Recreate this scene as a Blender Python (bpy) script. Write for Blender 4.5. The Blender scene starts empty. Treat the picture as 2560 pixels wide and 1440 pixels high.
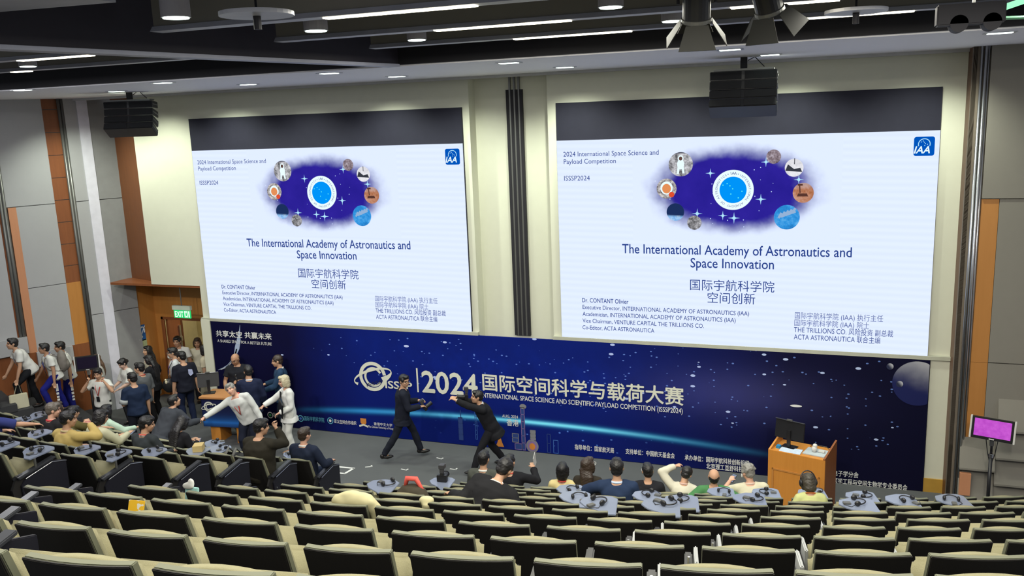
import bpy, bmesh, math, random
import numpy as np
from mathutils import Vector, Matrix, noise, Quaternion
PI = math.pi
random.seed(11)
C = bpy.context.scene.collection
SC = bpy.context.scene
# ------------------------------------------------------------------ camera
CAM = Vector((12.93748, -15.39142, 6.58502))
CR = Vector((0.939304, 0.34096, -0.038142))
CU = Vector((-0.031503, 0.196418, 0.980014))
CB = Vector((0.341637, -0.919329, 0.195238))
FPX = 2171.185
cd = bpy.data.cameras.new('camera'); cam = bpy.data.objects.new('camera', cd); C.objects.link(cam)
cd.sensor_width = 36; cd.lens = FPX / 2560 * 36; cd.clip_start = .05; cd.clip_end = 100
cam.matrix_world = Matrix(((CR.x, CU.x, CB.x, CAM.x), (CR.y, CU.y, CB.y, CAM.y), (CR.z, CU.z, CB.z, CAM.z), (0, 0, 0, 1)))
SC.camera = cam
# ------------------------------------------------------------------ world, exposure
wd = bpy.data.worlds.new('world'); SC.world = wd; wd.use_nodes = True
wd.node_tree.nodes['Background'].inputs[0].default_value = (.75, .8, .9, 1)
wd.node_tree.nodes['Background'].inputs[1].default_value = .42
vs = SC.view_settings
vs.view_transform = 'Standard'; vs.look = 'None'; vs.gamma = 1; vs.use_curve_mapping = False
vs.exposure = 0.0
def lamp(name, kind, loc, power, rot=(0, 0, 0), col=(1, 1, 1), sx=1, sy=1, angle=100, blend=.6, rad=.1, label=None):
    l = bpy.data.lights.new(name, kind); l.energy = power; l.color = col
    if kind == 'AREA': l.shape = 'RECTANGLE'; l.size = sx; l.size_y = sy
    if kind == 'SPOT': l.spot_size = math.radians(angle); l.spot_blend = blend; l.shadow_soft_size = rad
    if kind == 'POINT': l.shadow_soft_size = rad
    o = bpy.data.objects.new(name, l); C.objects.link(o); o.location = loc; o.rotation_euler = rot
    return o
# rows of fluorescent battens over the seats (their light; the battens over the front rows are built below)
for yy, pw in ((-5.2, 170), (-7.2, 190), (-9.2, 190), (-11.4, 190), (-13.6, 190)):
    lamp('batten_light', 'AREA', (11.4, yy, 7.44), pw, col=(1, .97, .84), sx=7.6, sy=.15)
for yy in (-2.6, -5.5, -8.5): lamp('batten_light', 'AREA', (1.4, yy, 7.46), 170, col=(.98, .98, 1), sx=7, sy=.15)
# downlights in the white soffit wash the front wall and the stage
for x_, y_ in ((-2.2, -1.3), (-.6, -1.2), (1.2, -1.1), (3.0, -1.3), (4.9, -1.1), (6.6, -1.3), (8.6, -1.1), (10.4, -1.3), (12.2, -1.1), (14.2, -1.3)):
    lamp('soffit_spot', 'SPOT', (x_, y_, 7.28), 290, (math.radians(12), 0, 0), (.93, 1, .84), angle=124, blend=.8, rad=.06)
# stage light beams set back out of view, extra ones added for front light
def aim(loc, to): return (Vector(to) - Vector(loc)).to_track_quat('-Z', 'Y').to_euler()
for l_, t_ in (((10.5, -11.5, 7.35), (8.5, 0, 1.2)), ((14.2, -11.5, 7.35), (13., 0, 1.2)), ((4.5, -10, 7.4), (3., 0, 1.2)), ((3.5, -10, 7.4), (-1., -1.5, 1.2))):
    lamp('stage_fill_beam', 'SPOT', l_, 900, aim(l_, t_), (1, .96, .88), angle=62, blend=1., rad=.12)
# ------------------------------------------------------------------ geometry of sight: pixel of the 2560x1440 frame -> point in the room
def ray(px, py): return CR * ((px - 1280) / FPX) - CU * ((py - 720) / FPX) - CB
def atY(px, py, Y=0.):
    d = ray(px, py); return CAM + d * ((Y - CAM.y) / d.y)
def atZ(px, py, Z=0.):
    d = ray(px, py); return CAM + d * ((Z - CAM.z) / d.z)
# ------------------------------------------------------------------ tags
def tag(o, label=None, cat=None, group=None, kind=None):
    if label: o['label'] = label
    if cat: o['category'] = cat
    if group: o['group'] = group
    if kind: o['kind'] = kind
    return o
def thing(name, label, cat, loc=(0, 0, 0), rz=0., group=None):
    o = bpy.data.objects.new(name, None); C.objects.link(o)
    o.location = loc; o.rotation_euler = (0, 0, rz); o.empty_display_size = .1
    return tag(o, label, cat, group)
def copy_tree(o, parent=None, skip=()):
    c = o.copy(); C.objects.link(c)
    if parent: c.parent = parent
    for ch in list(o.children):
        if ch.name.split('.')[0] not in skip: copy_tree(ch, c)
    return c
# ------------------------------------------------------------------ materials
MATS = {}
class NT:
    def __init__(s, name):
        s.m = bpy.data.materials.new(name); s.m.use_nodes = True; s.t = s.m.node_tree; s.t.nodes.clear()
        s.out = s.t.nodes.new('ShaderNodeOutputMaterial')
    def n(s, typ, **kw):
        nd = s.t.nodes.new(typ)
        for k, v in kw.items():
            if k in nd.inputs: s.put(nd.inputs[k], v)
            else: setattr(nd, k, v)
        return nd
    def put(s, inp, v):
        if isinstance(v, bpy.types.NodeSocket): s.t.links.new(v, inp)
        else: inp.default_value = v
    def math(s, op, a, b=None, c=None, clamp=False):
        nd = s.t.nodes.new('ShaderNodeMath'); nd.operation = op; nd.use_clamp = clamp
        for i, v in enumerate((a, b, c)):
            if v is not None: s.put(nd.inputs[i], v)
        return nd.outputs[0]
    def mix(s, f, a, b):
        nd = s.t.nodes.new('ShaderNodeMix'); nd.data_type = 'RGBA'
        s.put(nd.inputs[0], f); s.put(nd.inputs[6], a); s.put(nd.inputs[7], b); return nd.outputs[2]
    def add(s, a, b, f=1.):
        nd = s.t.nodes.new('ShaderNodeMix'); nd.data_type = 'RGBA'; nd.blend_type = 'ADD'
        s.put(nd.inputs[0], f); s.put(nd.inputs[6], a); s.put(nd.inputs[7], b); return nd.outputs[2]
    def pos(s): return s.n('ShaderNodeTexCoord').outputs['Object']
    def noise(s, vec, scale, detail=3., rough=.5):
        nd = s.n('ShaderNodeTexNoise'); s.put(nd.inputs['Vector'], vec); nd.inputs['Scale'].default_value = scale
        nd.inputs['Detail'].default_value = detail; nd.inputs['Roughness'].default_value = rough; return nd.outputs['Fac']
    def bsdf(s, col, rough=.6, metal=0., spec=.4, bump=None, em=None, ems=0.):
        b = s.n('ShaderNodeBsdfPrincipled'); s.put(b.inputs['Base Color'], col); s.put(b.inputs['Roughness'], rough)
        b.inputs['Metallic'].default_value = metal; b.inputs['Specular IOR Level'].default_value = spec
        if bump is not None:
            bn = s.n('ShaderNodeBump'); bn.inputs['Strength'].default_value = bump[1]; bn.inputs['Distance'].default_value = bump[2]
            s.put(bn.inputs['Height'], bump[0]); s.t.links.new(bn.outputs[0], b.inputs['Normal'])
        if em is not None: s.put(b.inputs['Emission Color'], em); b.inputs['Emission Strength'].default_value = ems
        s.t.links.new(b.outputs[0], s.out.inputs[0]); return b
def c4(c): return (c[0], c[1], c[2], 1.)
def srgb(r, g, b):
    f = lambda x: (x / 255 / 12.92) if x / 255 <= .04045 else ((x / 255 + .055) / 1.055) ** 2.4
    return (f(r), f(g), f(b))
def mat(name, col, rough=.6, metal=0., spec=.4, var=.12, scale=6., bump=0., bscale=60.):
    if name in MATS: return MATS[name]
    k = NT(name); p = k.pos(); f = k.noise(p, scale)
    a = c4([max(0, x * (1 - var)) for x in col]); b = c4([min(1, x * (1 + var)) for x in col])
    col_ = k.mix(f, a, b)
    bp = (k.noise(p, bscale, 2.), bump, .01) if bump else None
    k.bsdf(col_, rough, metal, spec, bp); MATS[name] = k.m; return k.m
def emit(name, col, s=1.):
    if name in MATS: return MATS[name]
    k = NT(name); e = k.n('ShaderNodeEmission'); e.inputs[0].default_value = c4(col); e.inputs[1].default_value = s
    k.t.links.new(e.outputs[0], k.out.inputs[0]); MATS[name] = k.m; return k.m
def wood(name, c1, c2, rough=.45, sc=(1.5, 1.5, 14.), vertical=True):
    if name in MATS: return MATS[name]
    k = NT(name); p = k.pos(); mp = k.n('ShaderNodeMapping'); k.put(mp.inputs[0], p)
    mp.inputs['Scale'].default_value = (9, 9, .7) if vertical else (.7, 9, 9)
    f = k.noise(mp.outputs[0], 2.2, 5., .6); g = k.noise(p, 1.3)
    f2 = k.math('ADD', k.math('MULTIPLY', f, .75), k.math('MULTIPLY', g, .3))
    k.bsdf(k.mix(f2, c4(c1), c4(c2)), rough, 0, .4); MATS[name] = k.m; return k.m
CREAM = mat('cream_paint', (.60, .60, .49), .75, var=.03)
LILAC = mat('grey_panel', (.40, .40, .41), .8, var=.03)
DGREY = mat('dark_grey_panel', (.23, .23, .22), .8, var=.03)
TAUPE = mat('taupe_panel', (.22, .205, .175), .85, var=.03, bump=.1, bscale=200)
WHITE = mat('white_paint', (.74, .73, .78), .6, var=.02)
BLACK = mat('black_paint', (.012, .011, .015), .7)
PLUM = mat('plum_bulkhead', (.028, .024, .034), .6)
CARPET = mat('carpet_grey', (.090, .094, .098), .95, var=.1, scale=3., bump=.3, bscale=400)
CARPETD = mat('carpet_dark', (.045, .045, .048), .95, var=.12, bump=.3, bscale=400)
WOODR = wood('red_wood', (.17, .052, .018), (.30, .105, .036))
WOODO = wood('orange_wood', (.42, .17, .035), (.58, .26, .065))
WOODS = wood('salmon_wood', (.50, .22, .11), (.60, .28, .15))
WOODP = wood('podium_wood', (.50, .19, .03), (.68, .29, .055), .35)
WOODD = wood('dark_wood', (.07, .022, .009), (.13, .045, .016))
STEEL = mat('brushed_steel', (.55, .56, .58), .3, 1., var=.05)
GREYM = mat('grey_metal', (.18, .18, .17), .4, .6, var=.05)
BLKP = mat('black_plastic', (.012, .012, .014), .38, 0, .5)
WHTP = mat('white_plastic', (.62, .61, .58), .45, var=.03)
OLIVE = mat('baffle_grey', (.20, .185, .15), .7, var=.04)
LEDW = emit('lamp_warm', (1, .93, .70), 6.)
LEDC = emit('lamp_cool', (.80, 1, .90), 5.)
LEDG = emit('lamp_green', (.35, 1., .55), 1.2)
# ------------------------------------------------------------------ mesh builder
class MB:
    def __init__(s): s.v = []; s.f = []; s.m = []
    def raw(s, vs_, fs, mi=0, T=None):
        o = len(s.v)
        for v in vs_:
            v = Vector(v); s.v.append(T @ v if T is not None else v)
        for f in fs: s.f.append([i + o for i in f]); s.m.append(mi)
        return s
    def box(s, c, d, mi=0, R=None, top=(1, 1)):
        x, y, z = [a / 2 for a in d]; tx, ty = top
        vs_ = [Vector(p) for p in ((-x, -y, -z), (x, -y, -z), (x, y, -z), (-x, y, -z), (-x * tx, -y * ty, z), (x * tx, -y * ty, z), (x * tx, y * ty, z), (-x * tx, y * ty, z))]
        if R is not None: vs_ = [R @ v for v in vs_]
        c = Vector(c)
        return s.raw([v + c for v in vs_], [(3, 2, 1, 0), (4, 5, 6, 7), (0, 1, 5, 4), (1, 2, 6, 5), (2, 3, 7, 6), (3, 0, 4, 7)], mi)
    def bb(s, a, b, mi=0):
        return s.box([(p + q) / 2 for p, q in zip(a, b)], [abs(q - p) for p, q in zip(a, b)], mi)
    def prism(s, poly, vec, mi=0):
        n = len(poly); vec = Vector(vec); P = [Vector(p) for p in poly]
        return s.raw(P + [p + vec for p in P], [tuple(range(n - 1, -1, -1)), tuple(range(n, 2 * n))] + [(i, (i + 1) % n, n + (i + 1) % n, n + i) for i in range(n)], mi)
    def tube(s, pts, rads, n=10, mi=0, cap=True, flat=None, closed=False):
        P = [Vector(p) for p in pts]; N = len(P)
        if not hasattr(rads, '__len__'): rads = [rads] * N
        prev = None; vs_ = []
        for i, p in enumerate(P):
            t = (P[(i + 1) % N] - P[i - 1]) if closed else (P[min(i + 1, N - 1)] - P[max(i - 1, 0)])
            t = t.normalized() if t.length > 1e-9 else Vector((0, 0, 1))
            if prev is None:
                a = Vector((1, 0, 0)) if abs(t.x) < .8 else Vector((0, 1, 0))
                prev = (a - t * a.dot(t)).normalized()
            else:
                q = prev - t * prev.dot(t)
                prev = q.normalized() if q.length > 1e-6 else prev
            b = t.cross(prev)
            r = rads[i]; ra, rb = (r if hasattr(r, '__len__') else (r, r))
            for k in range(n):
                an = 2 * PI * k / n; vs_.append(p + prev * (ra * math.cos(an)) + b * (rb * math.sin(an)))
        fs = []
        for i in range(N if closed else N - 1):
            j = (i + 1) % N
            for k in range(n): fs.append((i * n + k, i * n + (k + 1) % n, j * n + (k + 1) % n, j * n + k))
        if cap and not closed: fs += [tuple(range(n - 1, -1, -1)), tuple(range((N - 1) * n, N * n))]
        return s.raw(vs_, fs, mi)
    def ell(s, c, r, mi=0, R=None, nu=14, nv=9):
        if not hasattr(r, '__len__'): r = (r, r, r)
        vs_ = [Vector((0, 0, -r[2]))]; c = Vector(c)
        for j in range(1, nv):
            a = -PI / 2 + PI * j / nv
            for i in range(nu):
                b = 2 * PI * i / nu; vs_.append(Vector((r[0] * math.cos(a) * math.cos(b), r[1] * math.cos(a) * math.sin(b), r[2] * math.sin(a))))
        vs_.append(Vector((0, 0, r[2])))
        if R is not None: vs_ = [R @ v for v in vs_]
        fs = [(0, 1 + (i + 1) % nu, 1 + i) for i in range(nu)]
        for j in range(nv - 2):
            for i in range(nu): fs.append((1 + j * nu + i, 1 + j * nu + (i + 1) % nu, 1 + (j + 1) * nu + (i + 1) % nu, 1 + (j + 1) * nu + i))
        L = len(vs_) - 1; o = 1 + (nv - 2) * nu
        fs += [(o + i, o + (i + 1) % nu, L) for i in range(nu)]
        return s.raw([v + c for v in vs_], fs, mi)
    def cyl(s, a, b, r, n=16, mi=0, r2=None): return s.tube([a, b], [r, r if r2 is None else r2], n, mi)
    def disc(s, c, rx, rz, mi=0, n=40, y=0):     # flat, facing -Y
        c = Vector(c); return s.raw([c] + [c + Vector((rx * math.cos(2 * PI * i / n), 0, rz * math.sin(2 * PI * i / n))) for i in range(n)], [(0, 1 + i, 1 + (i + 1) % n) for i in range(n)], mi)
    def ring(s, c, r0, r1, mi=0, n=56, a0=0, a1=2 * PI, sx=1.):
        c = Vector(c); vs_ = []
        for i in range(n + 1):
            a = a0 + (a1 - a0) * i / n
            vs_ += [c + Vector((r0 * math.cos(a) * sx, 0, r0 * math.sin(a))), c + Vector((r1 * math.cos(a) * sx, 0, r1 * math.sin(a)))]
        return s.raw(vs_, [(2 * i, 2 * i + 1, 2 * i + 3, 2 * i + 2) for i in range(n)], mi)
    def mesh(s, name):
        me = bpy.data.meshes.new(name); me.from_pydata([tuple(v) for v in s.v], [], s.f); me.validate(); me.update(); return me
    def build(s, name, mats, parent=None, smooth=False, bevel=0., loc=None, seg=2):
        me = s.mesh(name)
        if not isinstance(mats, (list, tuple)): mats = [mats]
        for m in mats: me.materials.append(m)
        if len(mats) > 1 and len(me.polygons) == len(s.m): me.polygons.foreach_set('material_index', s.m)
        bm = bmesh.new(); bm.from_mesh(me); bmesh.ops.recalc_face_normals(bm, faces=bm.faces)
        if bevel:
            es = [e for e in bm.edges if e.is_manifold and e.calc_face_angle(0) > .5]
            bmesh.ops.bevel(bm, geom=es, offset=bevel, segments=seg, affect='EDGES', clamp_overlap=True)
        bm.to_mesh(me); bm.free()
        if smooth:
            me.polygons.foreach_set('use_smooth', [True] * len(me.polygons))
        o = bpy.data.objects.new(name, me); C.objects.link(o)
        if parent: o.parent = parent
        if loc is not None: o.location = loc
        return o
def struct(o): o['kind'] = 'structure'; return o
# ================================================================== ROOM
NW = Vector((.883, -.469, 0)); DW = Vector((.469, .883, 0))          # left wall: normal into the room, direction to the stage
W0 = NW * -2.77
def wall_pt(t, off, z): p = W0 + DW * t + NW * off; return Vector((p.x, p.y, z))
def wall_box(mb, t0, t1, o0, o1, z0, z1, mi=0):
    pts = [wall_pt(t0, o0, z0), wall_pt(t1, o0, z0), wall_pt(t1, o1, z0), wall_pt(t0, o1, z0)]
    mb.prism(pts, (0, 0, z1 - z0), mi); return mb
def S(name, mb, m, **k): return struct(mb.build(name, m, **k))
ZS = 7.32     # soffit
# seating arcs
AX, AY, R0, DR = 5.357, 24.6465, 30.267, .86244
def ztop(k): return 1.745 + .355 * k
CH = .93
def zfl(k): return ztop(k) - CH
def arc(k, s, off=0.):
    r = R0 + DR * k + off; a = s / (R0 + DR * k); return Vector((AX + r * math.sin(a), AY - r * math.cos(a), 0)), a
S('floor', MB().bb((-9, -7, -.2), (18, 4.5, 0)), CARPET)
# stepped tiers of the seating, one arc each
for k in range(-1, 11):
    mb = MB(); r1 = R0 + DR * k - .80; r2 = r1 + DR if k < 10 else r1 + 2.5
    n = 48; vs_ = []
    for i in range(n + 1):
        a = (-9.5 + 21.5 * i / n) / R0
        if k < 3: a = (-7.4 + 19.4 * i / n) / R0
        for r in (r1, r2):
            for z in (-.2, zfl(k)): vs_.append((AX + r * math.sin(a), AY - r * math.cos(a), z))
    fs = []
    for i in range(n):
        o = i * 4; q = o + 4
        fs += [(o + 1, q + 1, q + 3, o + 3), (o, q, q + 1, o + 1), (o + 2, o + 3, q + 3, q + 2), (o, o + 2, q + 2, q)]
    fs += [(0, 1, 3, 2), (n * 4, n * 4 + 2, n * 4 + 3, n * 4 + 1)]
    mb.raw(vs_, fs); S('floor_tier', mb, CARPETD)
mb = MB(); r = R0 - DR - .80; n = 30
for i in range(n):
    a, b = [(-7 + 18.6 * (i + j) / n) / R0 for j in (0, 1)]
    mb.prism([(AX + q * math.sin(c), AY - q * math.cos(c), 0) for q, c in ((r, a), (r, b), (r - .32, b), (r - .32, a))], (0, 0, .23))
S('floor_step', mb, CARPETD)
# stairs along the left wall
mb = MB()
for i in range(22):
    t1 = -1.95 - .3 * i; wall_box(mb, t1 - .3, t1, .05, 1.45, 0 if i < 1 else .15 * i - .02, .15 * (i + 1)); wall_box(mb, t1 - .3, t1, .05, 1.45, 0, .15 * i) if i else None
S('stairs_left', mb, CARPETD)
# front wall: two panels that carry the screens, a recess between them, the alcove with the exit door at the left
mb = MB().bb((-1.58, .06, 3.11), (-.23, .30, ZS)).bb((-.23, .06, 2.33), (6.47, .36, ZS)).bb((-.23, .08, 0), (6.47, .36, 2.33))
S('wall_front_left', mb, CREAM)
mb = MB().bb((8.02, .06, 2.33), (14.87, .36, ZS)).bb((8.02, .08, 0), (14.6, .36, 2.33))
S('wall_front_right', mb, CREAM)
S('wall_front_centre', MB().bb((6.3, .36, 0), (8.2, .5, ZS)), CREAM)
S('trim_1', MB().bb((-.23, -.02, 2.335), (6.47, .06, 2.40)), mat('lip_grey', (.42, .42, .34), .6))
S('trim_2', MB().bb((8.02, -.02, 2.335), (14.87, .06, 2.40)), mat('lip_grey', (.42, .42, .34), .6))
mb = MB()
for x in (7.13, 7.22, 7.31, 7.40): mb.bb((x, .30, 2.3), (x + .055, .36, 7.05))
S('trim_3', mb, BLACK)
mb = MB()
for x in (7.185, 7.275, 7.365): mb.bb((x, .31, 2.3), (x + .035, .36, ZS))
S('trim_4', mb, GREYM)
S('trim_5', MB().bb((-.235, -.03, 0), (.0, .08, 2.36)), CREAM)
S('wall_front_post', MB().bb((14.58, .02, 0), (14.90, .3, 2.33)), CREAM)
S('baseboard_right', MB().bb((14.57, -.01, 0), (14.90, .02, .24)), mat('ochre_base', (.42, .24, .04), .5))
# alcove and exit door
S('wall_alcove_side', MB().bb((-2.81, .73, 0), (-2.75, 1.36, ZS)), WOODO)
S('wall_alcove_return', MB().prism([(-2.78, .70, 3.11), (-1.60, .30, 3.11), (-1.58, .34, 3.11), (-2.78, .78, 3.11)], (0, 0, ZS - 3.11)), wood('brown_wood', (.12, .04, .015), (.22, .08, .026)))
S('ceiling_alcove', MB().bb((-2.8, .07, 3.06), (-.23, 1.36, 3.11)), WOODR)
mb = MB().bb((-2.8, 1.3, 0), (-2.52, 1.36, 3.1)).bb((-2.52, 1.3, 1.98), (-1.30, 1.36, 3.1)).bb((-1.30, 1.3, 0), (-.23, 1.36, 3.1))
S('wall_alcove_back', mb, WOODO)
S('trim_6', MB().bb((-2.56, 1.27, 0), (-2.50, 1.32, 2.02)).bb((-1.34, 1.27, 0), (-1.28, 1.32, 2.02)).bb((-2.56, 1.27, 1.96), (-1.28, 1.32, 2.02)), WOODR)
S('wall_corridor', MB().bb((-4.2, 3.3, 0), (1., 3.36, 3.1)), mat('corridor_cream', (.60, .54, .30), .8))
S('wall_corridor_left', MB().bb((-3.3, 1.36, 0), (-3.24, 3.3, 3.1)), mat('corridor_cream', (.60, .54, .30), .8))
lamp('corridor_lamp', 'POINT', (-1.4, 2.4, 2.7), 50, col=(1, .9, .65), rad=.15)
d1 = S('door_1', MB().bb((-2.50, 1.36, 0), (-2.44, 1.86, 1.96)), WOODR)
struct(MB().bb((-2.44, 1.70, .35), (-2.40, 1.75, 1.7)).bb((-2.44, 1.69, .7), (-2.38, 1.76, .82)).bb((-2.44, 1.69, 1.3), (-2.38, 1.76, 1.42)).build('door_handle', STEEL, d1))
struct(MB().bb((-2.505, 1.80, 0), (-2.435, 1.865, 1.955)).build('door_edge', WOODD, d1))
# left wall: panels, pier with a white strip, wood strips, pipes
P_ = lambda *a: wall_box(MB(), *a)
S('wall_left', P_(-9.5, -.62, -.2, -.03, 0, ZS + .5), DGREY)
S('wall_left_panel', wall_box(wall_box(P_(-2.92, -2.13, -.03, .03, 1.0, 3.20), -2.92, -2.13, -.03, .03, 3.215, 5.02), -3.15, -2.13, -.03, .03, 5.035, ZS), LILAC)
S('wall_left_panel', wall_box(P_(-3.9, -3.27, -.03, .03, 1.4, 5.02), -3.9, -3.27, -.03, .03, 5.035, ZS), LILAC)
S('trim_7', P_(-3.08, -2.92, -.03, .035, .9, 5.02), WOODS)
S('trim_8', P_(-3.27, -3.15, -.03, -.0, .9, ZS), WOODR)
mb = MB()
for i in range(15): wall_box(mb, -2.13, -1.80, -.03, .0, .1 + i * .5, .1 + i * .5 + .485)
S('trim_9', mb, WOODR)
S('trim_10', P_(-2.13, -1.80, -.02, .012, 0, 3.2), WOODO)
mb = MB()
for t, o in ((-1.79, .05), (-1.72, .03)): a = wall_pt(t, o, .0); b = wall_pt(t, o, ZS); mb.cyl(a, b, .035)
for t, o in ((-3.14, .05), (-3.20, .03)): a = wall_pt(t, o, .0); b = wall_pt(t, o, ZS); mb.cyl(a, b, .035)
S('trim_11', mb, GREYM, smooth=True)
S('wall_left_pier', wall_box(wall_box(P_(-1.69, -1.42, -.03, .04, 0, 2.37), -1.69, -1.42, -.03, .04, 2.385, 5.02), -1.69, -1.42, -.03, .04, 5.035, ZS), LILAC)
S('wall_left_fin', P_(-1.42, -1.19, -.03, .06, 0, ZS), mat('fin_white', (.72, .71, .80), .6))
S('wall_left_end', wall_box(wall_box(P_(-1.19, -.62, -.03, .04, 0, 2.37), -1.19, -.62, -.03, .04, 2.385, 5.02), -1.19, -.62, -.03, .04, 5.035, ZS), mat('mid_grey_panel', (.26, .26, .26), .8))
# lower left wall: wooden dado and tilted acoustic ledge behind the stairs
S('wall_left_dado', P_(-6, -1.8, -.03, .04, 0, 1.75), WOODR)
S('wall_left_ledge', P_(-2.95, -2.2, .04, .12, 1.42, 1.75), LILAC)
S('wall_left_ledge', P_(-4.2, -3.1, .04, .12, 1.78, 2.15), LILAC)
# right end: pipes, wood strip, taupe acoustic panels
S('wall_right', MB().bb((14.87, -.45, 0), (18, -.35, ZS + .5)), mat('wall_brown', (.16, .13, .10), .8))
S('wall_right_return', MB().bb((14.87, -.45, 0), (14.93, .06, ZS)), WOODD)
mb = MB()
for x, y, r in ((14.98, -.50, .022), (15.03, -.53, .022), (15.07, -.50, .016)): mb.cyl((x, y, 0), (x, y, ZS), r)
S('trim_12', mb, STEEL, smooth=True)
S('trim_13', MB().bb((15.10, -.49, 1.17), (15.34, -.45, 2.47)).bb((15.10, -.49, 2.475), (15.34, -.45, 5.05)), wood('amber_wood', (.40, .17, .04), (.50, .22, .06)))
mb = MB().bb((15.345, -.50, 1.17), (17.5, -.45, 2.47)).bb((15.345, -.50, 2.485), (17.5, -.45, 5.05)).bb((15.10, -.52, 5.065), (17.5, -.45, ZS))
S('wall_right_panel', mb, TAUPE)
def lap(x0, x1, z0, z1, m=TAUPE):       # tilted panel: its foot stands out and shades what is below
    mb = MB(); mb.prism([(x0, -.47, z1), (x0, -.50, z1), (x0, -.66, z0 + .03), (x0, -.66, z0), (x0, -.47, z0)], (x1 - x0, 0, 0)); S('wall_right_lap', mb, m)
for z in (.72, .18): lap(15.02, 15.52, z, z + .5)
lap(15.02, 15.52, -.2, .14)
for z in (.94, .50, .06): lap(15.525, 15.98, z, z + .46)
lap(15.525, 15.98, 1.4, 1.9)
S('trim_14', MB().bb((15.03, -.672, .29), (15.19, -.60, .66)), WOODS)
S('trim_15', MB().bb((16.0, -.6, 0), (16.4, -.45, 3.0)), WOODS)
# ceiling: white soffit over the stage, black fascia and black ceiling, plum bulkhead
S('ceiling_soffit', MB().bb((-4.5, -4.0, ZS), (18, .5, ZS + .12)), mat('soffit_white', (.88, .86, .90), .6, var=.02))
S('trim_16', MB().bb((-4.5, -.02, ZS - .05), (14.9, .06, ZS)), mat('cornice', (.5, .5, .5), .7))
S('wall_fascia', MB().bb((-4.5, -4.06, ZS + .02), (18, -4.0, 9.3)), BLACK)
S('ceiling', MB().bb((-9, -17, 9.2), (18, -4, 9.3)), BLACK)
bulk = MB().prism([(7.15, -4.06, ZS + .03), (6.05, -10.2, ZS + .03), (5.9, -10.2, ZS + .03), (7.0, -4.06, ZS + .03)], (0, 0, 1.6))
S('ceiling_bulkhead', bulk, PLUM)
S('trim_17', MB().prism([(7.17, -4.06, ZS - .01), (6.07, -10.2, ZS - .01), (5.88, -10.2, ZS - .01), (6.98, -4.06, ZS - .01)], (0, 0, .04)), mat('bulkhead_edge', (.42, .43, .52), .5))
# ================================================================== LETTERING
_tc = {}
def glyphs(body, bold=0.):
    k = (body, bold)
    if k not in _tc:
        c = bpy.data.curves.new('t', 'FONT'); c.body = body; c.size = 1; c.resolution_u = 3
        o = bpy.data.objects.new('t', c); C.objects.link(o); bpy.context.view_layer.update()
        me = bpy.data.meshes.new_from_object(o.evaluated_get(bpy.context.evaluated_depsgraph_get()))
        V = [(v.co.x, v.co.y) for v in me.vertices]; F = [tuple(p.vertices) for p in me.polygons]
        bpy.data.objects.remove(o); bpy.data.curves.remove(c); bpy.data.meshes.remove(me)
        if bold:          # heavier strokes: the same outlines set down again a hair apart
            V0, F0 = list(V), list(F)
            for dx, dz in ((bold, 0), (-bold, 0), (0, bold), (0, -bold)):
                n = len(V); V += [(x + dx, z + dz) for x, z in V0]; F += [tuple(i + n for i in f) for f in F0]
        xs = [v[0] for v in V] or [0]; _tc[k] = (V, F, min(xs), max(xs), len(V) // (5 if bold else 1))
    return _tc[k]
def text(name, body, m, parent, x0, z0, width=None, size=.2, y=-.004, bold=0.):
    V, F, a, b, n1 = glyphs(body, bold)
    sx = width / (b - a) if width else size
    mb = MB()
    mb.raw([(x0 + (u - a) * sx, y - .0004 * (i // n1), z0 + v * size) for i, (u, v) in enumerate(V)], F)
    return mb.build(name, m, parent)
def ring_text(body, m, parent, cx, cz, r, size, a0, a1, name='emblem_text', y=-.008):
    mb = MB(); n = len(body)
    for i, ch in enumerate(body):
        if ch == ' ': continue
        a = a0 + (a1 - a0) * (i + .5) / n; V, F, p, q, _ = glyphs(ch)
        R = Matrix.Rotation(a - PI / 2, 2); o = Vector((cx + r * math.cos(a), cz + r * math.sin(a)))
        pts = [o + R @ Vector(((u - (p + q) / 2) * size, v * size)) for u, v in V]
        mb.raw([(p_[0], y, p_[1]) for p_ in pts], F)
    return mb.build(name, m, parent)
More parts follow.
